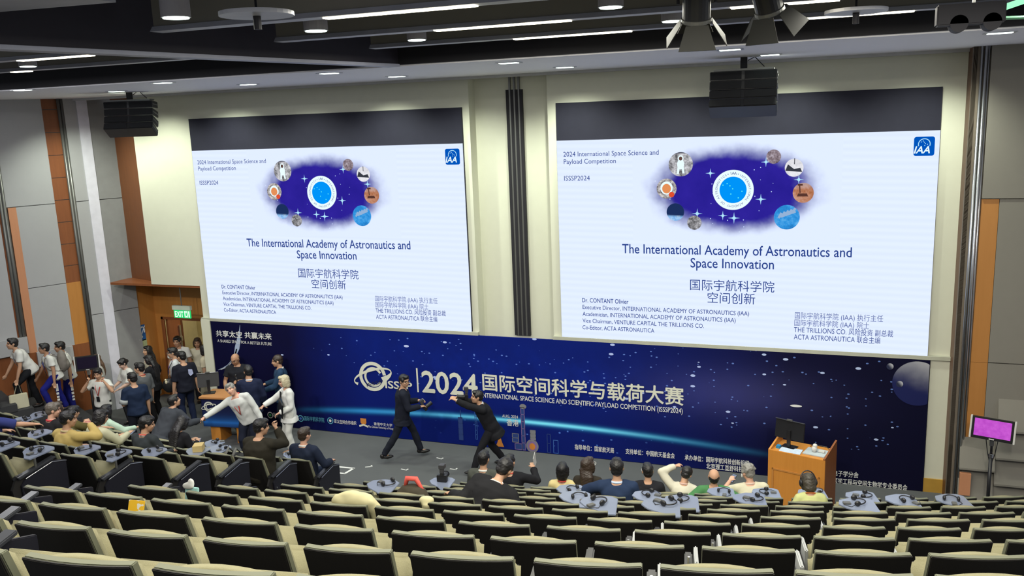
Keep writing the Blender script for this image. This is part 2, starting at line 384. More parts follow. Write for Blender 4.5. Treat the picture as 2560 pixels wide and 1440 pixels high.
# ================================================================== THE TWO LED SCREENS
SX, SZ, SWD, SHT, SBL = 8.196, 6.764, 6.332, 4.37, .672
def slide_mat():
    k = NT('slide_white'); p = k.pos(); sp = k.n('ShaderNodeSeparateXYZ'); k.put(sp.inputs[0], p)
    st = k.math('SINE', k.math('ADD', k.math('MULTIPLY', sp.outputs[2], 55.), k.math('MULTIPLY', sp.outputs[0], 1.2)))
    f = k.math('MULTIPLY_ADD', st, .5, .5)
    col = k.mix(f, (.70, .79, 1., 1), (.735, .825, 1., 1))
    e = k.n('ShaderNodeEmission'); k.put(e.inputs[0], col); e.inputs[1].default_value = 1.08
    k.t.links.new(e.outputs[0], k.out.inputs[0]); return k.m
def nebula_mat(cx, cz, a, b):
    k = NT('slide_nebula'); p = k.pos(); sp = k.n('ShaderNodeSeparateXYZ'); k.put(sp.inputs[0], p)
    dx = k.math('DIVIDE', k.math('SUBTRACT', sp.outputs[0], cx), a); dz = k.math('DIVIDE', k.math('SUBTRACT', sp.outputs[2], cz), b)
    e2 = k.math('SQRT', k.math('ADD', k.math('MULTIPLY', dx, dx), k.math('MULTIPLY', dz, dz)))
    e2 = k.math('ADD', e2, k.math('MULTIPLY', k.math('SUBTRACT', k.noise(p, 3.), .5), .25))
    mr = k.n('ShaderNodeMapRange'); mr.interpolation_type = 'SMOOTHSTEP'; k.put(mr.inputs[0], e2)
    for i, v in ((1, 1.0), (2, .62), (3, 0.), (4, 1.)): mr.inputs[i].default_value = v
    blue = k.mix(k.noise(p, 2.2, 4.), (.012, .008, .21, 1), (.035, .02, .36, 1))
    vo = k.n('ShaderNodeTexVoronoi'); k.put(vo.inputs['Vector'], p); vo.inputs['Scale'].default_value = 11.
    star = k.math('LESS_THAN', vo.outputs['Distance'], .10)
    rnd = k.n('ShaderNodeSeparateColor'); k.put(rnd.inputs[0], vo.outputs['Color'])
    star = k.math('MULTIPLY', star, k.math('GREATER_THAN', rnd.outputs[0], .45))
    col = k.mix(star, blue, (.55, .70, 1., 1))
    col = k.mix(mr.outputs[0], (.715, .805, 1., 1), col)
    e = k.n('ShaderNodeEmission'); k.put(e.inputs[0], col); e.inputs[1].default_value = 1.08
    k.t.links.new(e.outputs[0], k.out.inputs[0]); return k.m
def picture_mat(name, c1, c2, c3, scale=6., split=None):
    k = NT(name); p = k.pos(); f = k.noise(p, scale, 5., .7)
    cr = k.n('ShaderNodeValToRGB'); k.put(cr.inputs[0], f); e = cr.color_ramp.elements
    e[0].position = .36; e[0].color = c4(c1); e[1].position = .64; e[1].color = c4(c3); n = e.new(.5); n.color = c4(c2)
    col = cr.outputs[0]
    if split is not None:
        sp = k.n('ShaderNodeSeparateXYZ'); k.put(sp.inputs[0], p)
        z = k.math('ADD', sp.outputs[2], k.math('MULTIPLY', sp.outputs[0], split[2]))
        mr = k.n('ShaderNodeMapRange'); k.put(mr.inputs[0], z); mr.inputs[1].default_value = split[0]; mr.inputs[2].default_value = split[1]
        col = k.mix(mr.outputs[0], col, c4(split[3]))
    em = k.n('ShaderNodeEmission'); k.put(em.inputs[0], col); k.t.links.new(em.outputs[0], k.out.inputs[0]); return k.m
INK = emit('slide_ink', (.022, .055, .26), 1.); INK2 = emit('slide_ink_grey', (.10, .14, .36), 1.)
SW = emit('slide_bright', (.80, .95, 1.), 1.05); SCY = emit('emblem_blue', (.0, .30, .95), 1.); SDOT = emit('emblem_dot', (.12, .85, .85), 1.)
LOGOB = emit('logo_blue', (.0, .09, .50), 1.); STARG = emit('slide_star', (.45, .80, 1.), 1.)
def make_screen():
    root = thing('led_screen', 'right-hand led wall under a black speaker array, showing a white slide about astronautics', 'screen', (SX, 0, SZ))
    MB().bb((-.0, .004, -SHT), (SWD, .06, 0)).build('panel', mat('led_black', (.020, .020, .033), .75, 0, .2), root)
    MB().raw([(0, 0, -SHT), (SWD, 0, -SHT), (SWD, 0, -SBL), (0, 0, -SBL)], [(0, 1, 2, 3)]).build('slide', slide_mat(), root)
    def L(px, py): q = atY(px, py); return q.x - SX, q.z - SZ
    def ln(body, px0, px1, py, size, m=INK, bold=0., cond=None):
        x, z = L(px0, py); x1 = L(px1, py)[0]; text('slide_text', body, m, root, x, z, x1 - x, size, -.012, bold)
    ln('2024 International Space Science and', 1409, 1647, 391.5, .125); ln('Payload Competition', 1410, 1540, 410, .125); ln('ISSSP2024', 1411, 1475, 451.5, .125)
    ln('The International Academy of Astronautics and', 1556, 2129.5, 632.5, .245, bold=.008); ln('Space Innovation', 1726.5, 1935, 668, .245, bold=.008)
    ln('国际宇航科学院', 1725.5, 1936, 722.3, .216, INK); ln('空间创新', 1769, 1888, 754.5, .216, INK)
    ln('Dr. CONTANT Olivier', 1456, 1571.5, 755, .118, bold=.012)
    for i, (b, px1, py) in enumerate((('Executive Director, INTERNATIONAL ACADEMY OF ASTRONAUTICS (IAA)', 1873, 771.8), ('Academician, INTERNATIONAL ACADEMY OF ASTRONAUTICS (IAA)', 1839.5, 788.8), ('Vice Chairman, VENTURE CAPITAL THE TRILLIONS CO.', 1760, 805.6), ('Co-Editor, ACTA ASTRONAUTICA', 1636, 822.5))):
        ln(b, 1457, px1, py, .112, bold=.004)
    for b, px0, px1, py in (('国际宇航科学院 (IAA) 执行主任', 1987, 2208, 794.5), ('国际宇航科学院 (IAA) 院士', 1986, 2173, 812.7), ('THE TRILLIONS CO. 风险投资 副总裁', 1985, 2233, 829.6), ('ACTA ASTRONAUTICA 联合主编', 1984.5, 2200.5, 847.5)):
        ln(b, px0, px1, py, .128, INK2 if '国际' in b else INK)
    # nebula with pictures around the emblem
    cx, cz = 3.153, -1.59
    MB().raw([(cx - 1.75, -.003, cz - .9), (cx + 1.75, -.003, cz - .9), (cx + 1.75, -.003, cz + .9), (cx - 1.75, -.003, cz + .9)], [(0, 1, 2, 3)]).build('nebula_picture', nebula_mat(cx, cz, 1.62, .84), root)
    mb = MB()
    for px, py, r in ((1776, 433, .05), (1915, 405, .05), (1997, 449, .05), (1902, 498, .055), (1743, 534, .055), (1807, 539, .05), (1835, 545, .06)):
        x, z = L(px, py); mb.disc((x, -.005, z), r * .5, r * .5, n=12)
        for a in range(4):
            d = Vector((math.cos(a * PI / 2), 0, math.sin(a * PI / 2))); q = Vector((-d.z, 0, d.x)) * r * .22
            o = Vector((x, -.005, z)); mb.raw([o + q, o + d * r * 1.7, o - q], [(0, 1, 2)])
    mb.build('glowing_star', STARG, root)
    em = MB().disc((cx, -.005, cz), .345, .345, n=64).build('emblem', SW, root)
    MB().disc((cx, -.007, cz), .228, .228, n=56).build('emblem_disc', SCY, em)
    mb = MB()
    for dx, dz in ((-.085, .042), (-.05, .055), (-.026, .036), (-.003, .01), (-.018, -.035), (.075, -.012), (.045, -.068)): mb.disc((cx + dx * 2, -.009, cz + dz * 2), .011, .011, n=10)
    mb.build('emblem_stars', SDOT, em)
    ring_text('IAA', INK, em, cx, cz, .262, .072, PI / 2 + .20, PI / 2 - .20)
    ring_text('INTERNATIONAL ACADEMY OF ASTRONAUTICS', INK2, em, cx, cz, .262, .056, PI / 2 - .38, PI / 2 - 2 * PI + .38)
    MB().disc((cx - .085, -.008, cz + .27), .009, .009, n=8).disc((cx + .085, -.008, cz + .27), .009, .009, n=8).build('emblem_bullets', INK2, em)
    def pic(px, py, rp, m, name):
        x, z = L(px, py); r = L(px + rp, py)[0] - x
        o = MB().disc((x, -.006, z), r, r, n=40).build(name, m, root); return o, x, z, r
    gy = lambda a: (a, a, a * 1.06)
    o, x, z, r = pic(1701.8, 410.6, 30.5, picture_mat('pic_moon_walk', gy(.10), gy(.42), gy(.72), 9., (cz + .62, cz + .66, 0, (.03, .03, .06))), 'astronaut_picture')
    MB().ell((x, -.009, z + .10), (.05, .002, .055)).ell((x, -.009, z), (.062, .002, .09)).raw([(x - .05, -.009, z - .02), (x - .012, -.009, z - .02), (x - .03, -.009, z - .17), (x - .07, -.009, z - .17)], [(0, 1, 2, 3)]).raw([(x + .01, -.009, z - .02), (x + .05, -.009, z - .02), (x + .07, -.009, z - .16), (x + .03, -.009, z - .16)], [(0, 1, 2, 3)]).build('white_suit', SW, o)
    MB().ell((x, -.012, z + .10), (.03, .002, .035)).build('visor', emit('pic_brown', (.12, .06, .05), 1.), o)
    o, x, z, r = pic(1666.6, 471.5, 25, picture_mat('pic_face', (.06, .03, .03), (.35, .33, .33), (.75, .72, .70), 14.), 'helmet_picture')
    MB().disc((x, -.008, z + .01), r * .62, r * .66, n=28).build('helmet', SW, o)
    MB().disc((x, -.010, z), r * .44, r * .48, n=24).build('face', emit('pic_orange', (.78, .28, .10), 1.), o)
    MB().disc((x + r * .5, -.010, z - r * .6), r * .28, r * .28, n=16).build('red_sleeve', emit('pic_red', (.75, .08, .03), 1.), o)
    x, z = L(1688.5, 530); pic(1688.5, 530, 22, picture_mat('pic_earth', (.05, .25, .75), (.25, .50, .85), (.55, .75, .95), 7., (z + .02, z + .06, .05, (.012, .03, .11))), 'earth_picture')
    pic(1736, 556.8, 18, picture_mat('pic_footprint', gy(.05), gy(.25), gy(.55), 16.), 'footprint_picture')
    pic(1934.3, 391.6, 18.5, picture_mat('pic_lander', (.10, .07, .08), (.28, .22, .25), (.55, .50, .58), 12.), 'lander_picture')
    o, x, z, r = pic(1985.3, 419.4, 23.5, picture_mat('pic_probe', gy(.55), gy(.75), gy(.9), 5.), 'probe_picture')
    MB().raw([(x - .14, -.009, z - .05), (x + .13, -.009, z - .07), (x + .10, -.009, z), (x, -.009, z - .02), (x - .10, -.009, z + .06)], [(0, 1, 2, 3, 4)]).raw([(x, -.009, z + .06), (x + .012, -.009, z + .06), (x + .012, -.009, z + .16), (x, -.009, z + .16)], [(0, 1, 2, 3)]).build('dark_probe', emit('pic_dark', (.04, .045, .06), 1.), o)
    o, x, z, r = pic(2008, 482, 26.5, picture_mat('pic_rover', (.38, .13, .05), (.50, .22, .13), (.62, .36, .27), 6., (cz + .0, cz + .12, 0, (.48, .36, .35))), 'rover_picture')
    MB().raw([(x - .10, -.009, z - .06), (x + .08, -.009, z - .06), (x + .06, -.009, z - .01), (x - .08, -.009, z - .01)], [(0, 1, 2, 3)]).raw([(x - .06, -.009, z), (x - .04, -.009, z), (x - .05, -.009, z + .13), (x - .07, -.009, z + .13)], [(0, 1, 2, 3)]).raw([(x - .09, -.009, z + .12), (x - .01, -.009, z + .12), (x - .01, -.009, z + .15), (x - .09, -.009, z + .15)], [(0, 1, 2, 3)]).build('rover', emit('pic_rover_dark', (.10, .04, .03), 1.), o)
    x, z = L(1967, 543); o, x, z, r = pic(1967, 543, 32.5, picture_mat('pic_station', (.02, .20, .55), (.03, .30, .75), (.12, .45, .85), 5., (z - .02, z + .03, -.08, (.008, .02, .07))), 'station_picture')
    mb = MB()
    for a in range(5): mb.box((x - .11 + .055 * a, -.009, z + .03 + .02 * a), (.04, .002, .10), R=Matrix.Rotation(.5, 3, 'Y'))
    mb.box((x + .02, -.009, z + .05), (.26, .002, .03), R=Matrix.Rotation(-.35, 3, 'Y')).build('station', emit('pic_station_grey', (.30, .45, .68), 1.), o)
    # blue rounded logo
    x0, z0 = L(2283, 390); x1, z1 = L(2338, 341); c = Vector(((x0 + x1) / 2, -.006, (z0 + z1) / 2)); h = (x1 - x0) / 2; rr = h * .25; pts = []
    for q, (sx, sz) in enumerate(((1, 1), (-1, 1), (-1, -1), (1, -1))):
        for i in range(6):
            a = q * PI / 2 + i * PI / 10; pts.append((c.x + sx * (h - rr) + rr * math.cos(a), c.y, c.z + sz * (h - rr) + rr * math.sin(a)))
    lg = MB().raw(pts, [tuple(range(len(pts)))]).build('logo', LOGOB, root)
    MB().ring((c.x, -.009, c.z + h * .22), h * .60, h * .52, n=40, a0=-.35, a1=PI + .35).build('logo_arc', STARG, lg)
    mb = MB()
    for dx, dz in ((-.3, .45), (-.12, .55), (.0, .42), (.10, .28), (.3, .2), (.05, .08)): mb.disc((c.x + h * dx, -.009, c.z + h * dz), h * .05, h * .05, n=8)
    mb.build('logo_stars', STARG, lg)
    V, F, a, b, _ = glyphs('IAA', .02); w = h * 1.55; s_ = w / (b - a); mb = MB()
    mb.raw([(c.x - w / 2 + (u - a) * s_ + v * s_ * .25 - .03, -.010, c.z - h * .72 + v * s_ * 1.05) for u, v in V], F); mb.build('logo_letters', SW, lg)
    return root
scr = make_screen()
scr2 = copy_tree(scr); scr2.location = (0, 0, SZ); scr2['label'] = 'left-hand led wall beside the cream panel over the exit alcove, showing the same white slide'
# ================================================================== THE BANNER
BW, BH = 14.55, 2.335
def banner_mat():
    k = NT('banner_print'); p = k.pos(); sp = k.n('ShaderNodeSeparateXYZ'); k.put(sp.inputs[0], p); X, Z = sp.outputs[0], sp.outputs[2]
    M_, A_, S_ = (lambda a, b: k.math('MULTIPLY', a, b)), (lambda a, b: k.math('ADD', a, b)), (lambda a, b: k.math('SUBTRACT', a, b))
    g = lambda v, c, w: k.math('POWER', 2.718, M_(M_(k.math('DIVIDE', S_(v, c), w), k.math('DIVIDE', S_(v, c), w)), -1.))
    n1 = k.noise(p, .55, 5., .6); n2 = k.noise(p, 1.6, 6., .65)
    # milky band sloping down from the middle to the right
    band = g(S_(Z, M_(X, -.055)), 2.02, .55)
    neb = M_(M_(band, g(X, 7.0, 3.6)), k.math('MULTIPLY_ADD', n2, 2.6, -.95, True))
    base = k.mix(k.math('MULTIPLY_ADD', n1, 1.6, -.4, True), (.0040, .0038, .022, 1), (.0045, .0045, .040, 1))
    dk = k.math('MULTIPLY_ADD', X, .10, -.75, True)
    base = k.mix(dk, base, (.005, .005, .018, 1))
    base = k.add(base, (.001, .008, .10, 1), neb)
    hz = M_(g(X, 11.3, 1.5), g(Z, 1.5, .45)); base = k.add(base, (.035, .035, .10, 1), M_(hz, .8))
    # the lit limb of the earth and the blue under it
    z0 = k.math('MULTIPLY_ADD', M_(S_(X, 6.9), S_(X, 6.9)), -.0083, .628)
    d = S_(Z, z0); fade = M_(k.math('MULTIPLY_ADD', X, .55, -1.1, True), k.math('MULTIPLY_ADD', X, -.28, 3.45, True))
    up = k.math('GREATER_THAN', d, 0.)
    halo = k.math('POWER', 2.718, M_(k.math('ABSOLUTE', d), k.mix(up, (-4.2, -4.2, -4.2, 1), (-5.2, -5.2, -5.2, 1))))
    core = k.math('POWER', 2.718, M_(M_(d, d), -330.)); amp = g(X, 7.8, 2.4)
    base = k.add(base, (.0, .008, .12, 1), M_(halo, fade))
    base = k.add(base, (.02, .24, .50, 1), M_(core, fade))
    base = k.add(base, (.20, .62, .50, 1), M_(M_(k.math('POWER', 2.718, M_(M_(d, d), -900.)), amp), fade))
    # stars, stretched sideways
    def stars(scale, thr, pick, st):
        mp = k.n('ShaderNodeMapping'); k.put(mp.inputs[0], p); mp.inputs['Scale'].default_value = (st, 1, 1)
        vo = k.n('ShaderNodeTexVoronoi'); k.put(vo.inputs['Vector'], mp.outputs[0]); vo.inputs['Scale'].default_value = scale
        sc = k.n('ShaderNodeSeparateColor'); k.put(sc.inputs[0], vo.outputs['Color'])
        return M_(k.math('LESS_THAN', vo.outputs['Distance'], M_(sc.outputs[1], thr)), k.math('GREATER_THAN', sc.outputs[0], pick))
    dens = k.math('MULTIPLY_ADD', A_(M_(band, g(X, 7.5, 4.8)), M_(g(X, 12., 2.), .8)), 1.3, .12, True)
    s1 = M_(stars(6.5, .15, .5, .5), k.math('GREATER_THAN', dens, .3)); s2 = M_(stars(17., .22, .45, .6), k.math('GREATER_THAN', dens, .55)); s3 = stars(3.2, .085, .7, .45)
    low = M_(M_(stars(15., .25, .6, .7), k.math('LESS_THAN', d, -.05)), M_(g(X, 7.9, 1.6), k.math('GREATER_THAN', Z, .12)))
    up1 = k.math('GREATER_THAN', d, .35)
    base = k.add(base, (.42, .50, .72, 1), M_(s1, up1)); base = k.add(base, (.10, .17, .42, 1), M_(s2, up1)); base = k.add(base, (.5, .55, .7, 1), M_(s3, up1)); base = k.add(base, (.08, .18, .5, 1), low)
    k.bsdf(base, .8, 0, .06); return k.m
BT = mat('print_cream', (.66, .66, .56), .6, var=.06); BT2 = mat('print_white', (.72, .72, .70), .6, var=.03); BLU = mat('print_blue', (.04, .12, .42), .6); BDIM = mat('print_dim_blue', (.022, .05, .20), .6)
BTEAL = mat('print_teal', (.10, .35, .50), .6); BORG = mat('print_orange', (.60, .22, .04), .6); BGR = mat('print_green', (.05, .35, .12), .6); BGREY = mat('print_grey', (.20, .20, .22), .6); BPUR = mat('print_mauve', (.22, .14, .32), .6)
ban = thing('banner', 'wide deep blue starry backdrop along the foot of the front wall with silver lettering', 'banner', (.02, -.02, 0))
MB().bb((0, .0, .01), (BW, .03, BH)).build('print', banner_mat(), ban)
def BL(px, py): q = atY(px, py, -.02); return q.x - .02, q.z
def bt(body, px0, px1, py, size, m=BT, bold=0., name='lettering'):
    x, z = BL(px0, py); x1 = BL(px1, py)[0]; return text(name, body, m, ban, x, z, x1 - x, size, -.006, bold)
bt('共享太空 共赢未来', 541, 679, 839.5, .158, BT2, .014); bt('A SHARED SPACE FOR A BETTER FUTURE', 544.5, 679, 855, .095, BT2)
bt('2024', 1056, 1195, 979, .645, BT, .02); bt('国际空间科学与载荷大赛', 1207, 1710, 971.5, .375, BT, .016)
bt('INTERNATIONAL SPACE SCIENCE AND SCIENTIFIC PAYLOAD COMPETITION (ISSSP2024)', 1205, 1707, 993, .138, BT2, .008)
bt('ISSSP', 964, 1031, 969.5, .23, BT, .02); bt('AUG, 2024', 1256, 1295, 1042.5, .085, BT2, .006); bt('香港', 1267, 1297, 1062, .15, BT2, .01)
for b, a, c, y in (('指导单位：国家航天局', 1437, 1535, 1122), ('支持单位：中国航天基金会', 1564, 1687, 1133), ('承办单位：国际宇航科技创新组织', 1712, 1873, 1148.5), ('北京理工亘舒科技', 1766, 1858, 1170), ('电子学分会', 2083, 2146, 1187.5), ('医学工程与空间生物学专业委员会', 2083, 2269, 1206.5)): bt(b, a, c, y, .118, BT2, .012)
for b, a, c, y, s_ in (('北京', 683, 697, 1041, .115), ('国际宇航科学院', 761, 811, 1050, .115), ('亚太空间合作组织', 836, 891, 1056.5, .095), ('香港中文大学', 935, 981, 1062, .075), ('The Chinese University of Hong Kong', 921, 995, 1068, .065)): bt(b, a, c, y, s_, BTEAL if '宇航' in b else BT2, .006)
mb = MB(); a_, b_ = BL(1040, 920), BL(1044, 980); mb.raw([(a_[0], -.005, a_[1]), (a_[0] + .035, -.005, a_[1]), (a_[0] + .035, -.005, b_[1]), (a_[0], -.005, b_[1])], [(0, 1, 2, 3)]); mb.build('divider_bar', BT, ban)
# ringed planet logo
x, z = BL(932, 941)
lo = MB().ring((x, -.005, z), .245, .32, a0=.15, a1=2 * PI - .35).ring((x + .015, -.005, z - .01), .165, .215, a0=.5, a1=2 * PI - .6).build('ring_logo', BT, ban)
mb = MB(); n = 48
for sgn, rr in ((1, 1),):
    vs_ = []
    for i in range(n + 1):
        a = .75 + (2 * PI - 1.5) * i / n - PI / 2 - .3
        w = .028 + .05 * max(0, -math.sin(a + .0))
        for q in (1, -1): vs_.append(Vector(((.46 + q * w * .4) * math.cos(a), 0, (.14 + q * w) * math.sin(a))))
    T = Matrix.Translation((x, -.009, z)) @ Matrix.Rotation(-.30, 4, 'Y')
    mb.raw(vs_, [(2 * i, 2 * i + 1, 2 * i + 3, 2 * i + 2) for i in range(n)], T=T)
mb.build('orbit_band', BT, lo)
V, F, p_, q_, _ = glyphs('ISSSP'); mb = MB(); s_ = .40 / (q_ - p_)
mb.raw([((u - p_) * s_ - .2, -.012, v * .105 - .185) for u, v in V], F, T=Matrix.Translation((x, 0, z)) @ Matrix.Rotation(-.26, 4, 'Y')); mb.build('orbit_letters', mat('print_navy', (.01, .012, .05), .6), lo)
# small organiser emblems
for px, py, r, m1, m2 in ((676, 1037.5, .075, BT2, BGR), (752, 1046, .075, BTEAL, BLU), (826, 1051.5, .075, BTEAL, BT2)):
    x, z = BL(px, py); e = MB().ring((x, -.005, z), r * .75, r, n=28).build('emblem', m1, ban); MB().disc((x, -.006, z), r * .4, r * .4, n=16).build('emblem_core', m2, e)
x, z = BL(909, 1057); e = MB().raw([(x - .07, -.005, z + .10), (x + .07, -.005, z + .10), (x + .07, -.005, z), (x, -.005, z - .07), (x - .07, -.005, z)], [(0, 1, 2, 3, 4)]).build('shield', BORG, ban)
MB().raw([(x - .11, -.006, z - .06), (x, -.006, z - .02), (x + .11, -.006, z - .06), (x + .10, -.006, z - .10), (x, -.006, z - .06), (x - .10, -.006, z - .10)], [(0, 1, 4, 5), (1, 2, 3, 4)]).build('scroll', BT, e)
# printed planets and the earth crescent
def planet_mat(name, c0, c1, lx, lz, off):
    k = NT(name); p = k.pos(); sp = k.n('ShaderNodeSeparateXYZ'); k.put(sp.inputs[0], p)
    d = k.math('ADD', k.math('MULTIPLY', sp.outputs[0], lx), k.math('MULTIPLY', sp.outputs[2], lz))
    d = k.math('ADD', d, k.math('MULTIPLY', k.noise(p, 2.5, 5.), .35))
    mr = k.n('ShaderNodeMapRange'); k.put(mr.inputs[0], d); mr.inputs[1].default_value = off; mr.inputs[2].default_value = off + .75; mr.interpolation_type = 'SMOOTHSTEP'
    k.bsdf(k.mix(mr.outputs[0], c4(c0), c4(c1)), .6, 0, .2); return k.m
def flat(name, poly, m, y=-.004): return MB().raw([(a, y, b) for a, b in poly], [tuple(range(len(poly)))]).build(name, m, ban)
x, z = BL(2293, 959); rp = .385; pts = [(min(x + rp * math.cos(a), BW - .005), z + rp * math.sin(a)) for a in [i * 2 * PI / 60 for i in range(60)]]
flat('planet', pts, planet_mat('planet_print', (.010, .014, .085), (.42, .42, .45), .35, 1.1, 2.16 + 5.0))
for px, py, r in ((2225, 916, .055), (2249, 960, .055)):
    x, z = BL(px, py); o = MB().disc((0, 0, 0), r, r, n=24).build('moon', planet_mat('moon_print', (.02, .025, .06), (.55, .55, .6), 6., 6., 0.), ban, loc=(x, -.006, z))
def sweep(pts, w, m, name):
    mb = MB(); vs_ = []
    for i, (px, py) in enumerate(pts):
        x, z = BL(px, py); a, b = BL(*pts[max(i - 1, 0)]), BL(*pts[min(i + 1, len(pts) - 1)]); d = Vector((b[0] - a[0], b[1] - a[1])).normalized()
        ww = w[i] / 2; vs_ += [(x - d.y * ww, -.004, z + d.x * ww), (x + d.y * ww, -.004, z - d.x * ww)]
    mb.raw(vs_, [(2 * i, 2 * i + 1, 2 * i + 3, 2 * i + 2) for i in range(len(pts) - 1)]); return mb.build(name, m, ban)
sweep([(545, 925), (558, 920), (570, 913), (580, 902), (588, 888), (593, 870), (597, 850), (599, 830), (600, 812)], [.005, .02, .03, .03, .06, .12, .10, .03, .005], mat('print_limb', (.35, .42, .58), .6), 'earth_crescent')
sweep([(552, 924), (566, 918), (578, 907), (587, 892), (592, 872)], [.01, .02, .025, .04, .03], BT2, 'crescent_glint')
# printed skyline: towers drawn in outline, a lit wheel
def tower(px0, px1, py0, py1, m, fill=None, floors=5):
    (x0, z1), (x1, z0) = BL(px0, py0), BL(px1, py1); z0 = max(z0, .03); t = .012; mb = MB()
    q = lambda a, b, c, d: mb.raw([(a, -.005, b), (c, -.005, b), (c, -.005, d), (a, -.005, d)], [(0, 1, 2, 3)])
    q(x0, z0, x0 + t, z1); q(x1 - t, z0, x1, z1)
    for i in range(floors + 1): zz = z0 + (z1 - z0) * i / floors; q(x0, zz - t / 2, x1, zz + t / 2)
    o = mb.build('skyline_tower', m, ban)
    if fill: MB().raw([(x0, -.0035, z0), (x1, -.0035, z0), (x1, -.0035, z1), (x0, -.0035, z1)], [(0, 1, 2, 3)]).build('tower_fill', fill, o)
tower(1301, 1315, 1018, 1128, BPUR, BDIM, 6); tower(1145, 1159, 1043, 1100, BDIM, BDIM, 4); tower(1186, 1195, 1030, 1098, BLU, None, 6); tower(1280, 1298, 1083, 1106, BGREY, BDIM, 2); tower(1287, 1307, 1108, 1128, BPUR, BDIM, 1); tower(1325, 1340, 1075, 1102, BGREY, BGREY, 3); tower(1367, 1378, 1085, 1132, BDIM, None, 2); tower(1383, 1397, 1100, 1140, BLU, None, 1); tower(1150, 1153, 1025, 1045, BLU, None, 1)
x, z = BL(1307.5, 1016); MB().disc((x, -.005, z), .07, .05).build('tower_crown', BGREY, ban)
x, z = BL(1331, 1115); o = MB().disc((x, -.005, z), .13, .14).build('wheel', BPUR, ban); MB().ring((x, -.006, z), .10, .13).build('wheel_rim', BGREY, o); MB().disc((x, -.006, z - .01), .06, .07).build('wheel_core', BORG, o)
x, z = BL(1250, 1110); MB().raw([(x - .09, -.006, .05), (x + .09, -.006, .05), (x + .05, -.006, .14), (x, -.006, .32), (x - .05, -.006, .14)], [(0, 1, 2, 3, 4)]).build('temple_mark', BORG, ban)
x, z = BL(1990, 1015); MB().disc((x + .0, -.005, BL(1982, 1014)[1]), .10, .022, n=20).build('bright_star', BT2, ban)
# ================================================================== CHAIRS
SHELL = mat('chair_shell', (.016, .0145, .013), .55, var=.15, scale=3)
RIM = mat('chair_rim', (.155, .160, .108), .55, var=.08, scale=4)
FAB = mat('chair_fabric', (.27, .25, .148), .9, var=.07, scale=30, bump=.25, bscale=220)
TABM = mat('tablet_top', (.19, .22, .30), .24, 0, .95, var=.05)
TABG = mat('tablet_grey', (.36, .37, .38), .5, var=.04)
PANM = mat('end_panel_black', (.013, .013, .020), .4, var=.1)
LBLM = mat('label_blue', (.012, .016, .085), .5); LBLW = mat('label_ink', (.30, .33, .45), .6)
def curved(W, d0, d1, z0, z1, y0, y1, bulge, fu=1., nu=9, nv=7, round_top=0.):
    """slab across the back: outer face d0, inner face d1 behind the line (y0,z0)-(y1,z1)"""
    mb = MB(); vs_ = []
    for side in (d0, d1):
        for j in range(nv):
            t = j / (nv - 1)
            for i in range(nu):
                u = -1 + 2 * i / (nu - 1)
                zz = z0 + (z1 - z0) * t + (round_top * (1 - u * u) * t if side == d1 or round_top < 0 else round_top * (1 - u * u) * t)
                vs_.append((u * W / 2 * fu, y0 + (y1 - y0) * t + side - bulge * (1 - u * u), zz))
    N = nu * nv; fs = []
    for j in range(nv - 1):
        for i in range(nu - 1):
            a = j * nu + i; fs += [(a, a + 1, a + nu + 1, a + nu), (N + a, N + a + nu, N + a + nu + 1, N + a + 1)]
    for i in range(nu - 1): fs += [(i, N + i, N + i + 1, i + 1), ((nv - 1) * nu + i, (nv - 1) * nu + i + 1, N + (nv - 1) * nu + i + 1, N + (nv - 1) * nu + i)]
    for j in range(nv - 1): fs += [(j * nu, j * nu + nu, N + j * nu + nu, N + j * nu), (j * nu + nu - 1, N + j * nu + nu - 1, N + j * nu + 2 * nu - 1, j * nu + 2 * nu - 1)]
    mb.raw(vs_, fs); return mb
BY0, BY1 = -.12, -.305
def chair_proto(W):
    c = thing('auditorium_chair', 'chair', 'chair', (0, -40, 0))
    curved(W, 0, .014, .30, CH, BY0, BY1, .022).build('back_shell', SHELL, c, smooth=False, bevel=.004)
    curved(W, .014, .054, .34, CH + .001, BY0, BY1, .022).build('back_rim', RIM, c, bevel=.004)
    curved(W, .054, .105, .36, CH - .045, BY0, BY1, .016, fu=.90, round_top=.036).build('back_cushion', FAB, c, smooth=True)
    th = math.radians(69); R = Matrix.Rotation(th, 3, 'X')
    MB().box(Vector((0, .03, .37)) + R @ Vector((0, .17, .0)), (W * .80, .34, .075), R=R).build('seat', FAB, c, bevel=.03, seg=3, smooth=True)
    MB().box(Vector((0, .055, .34)) + R @ Vector((0, .17, -.02)), (W * .76, .31, .03), R=R).build('seat_pan', SHELL, c, bevel=.008)
    x = W / 2 + .035
    MB().prism([(x - .025, -.22, .60), (x - .025, .17, .63), (x - .025, .19, .655), (x - .025, -.20, .64)], (.05, 0, 0)).build('armrest', BLKP, c, bevel=.008)
    MB().prism([(x - .016, -.20, 0), (x - .016, -.26, .50), (x - .016, -.20, .605), (x - .016, .12, .615), (x - .016, .06, .0)], (.032, 0, 0)).bb((x - .03, -.2, 0), (x + .03, .06, .02)).build('arm_post', SHELL, c)
    return c
def down_seat(c, W):           # seat folded down for a sitter
    for ch in list(c.children):
        n = ch.name.split('.')[0]
        if n in ('seat', 'seat_pan'): bpy.data.objects.remove(ch)
    MB().bb((-W * .47, -.10, .34), (W * .47, .34, .43)).build('seat', FAB, c, bevel=.03, seg=3, smooth=True)
PW, PN = chair_proto(.49), chair_proto(.437)
PWD, PND = copy_tree(PW), copy_tree(PN); down_seat(PWD, .49); down_seat(PND, .437)
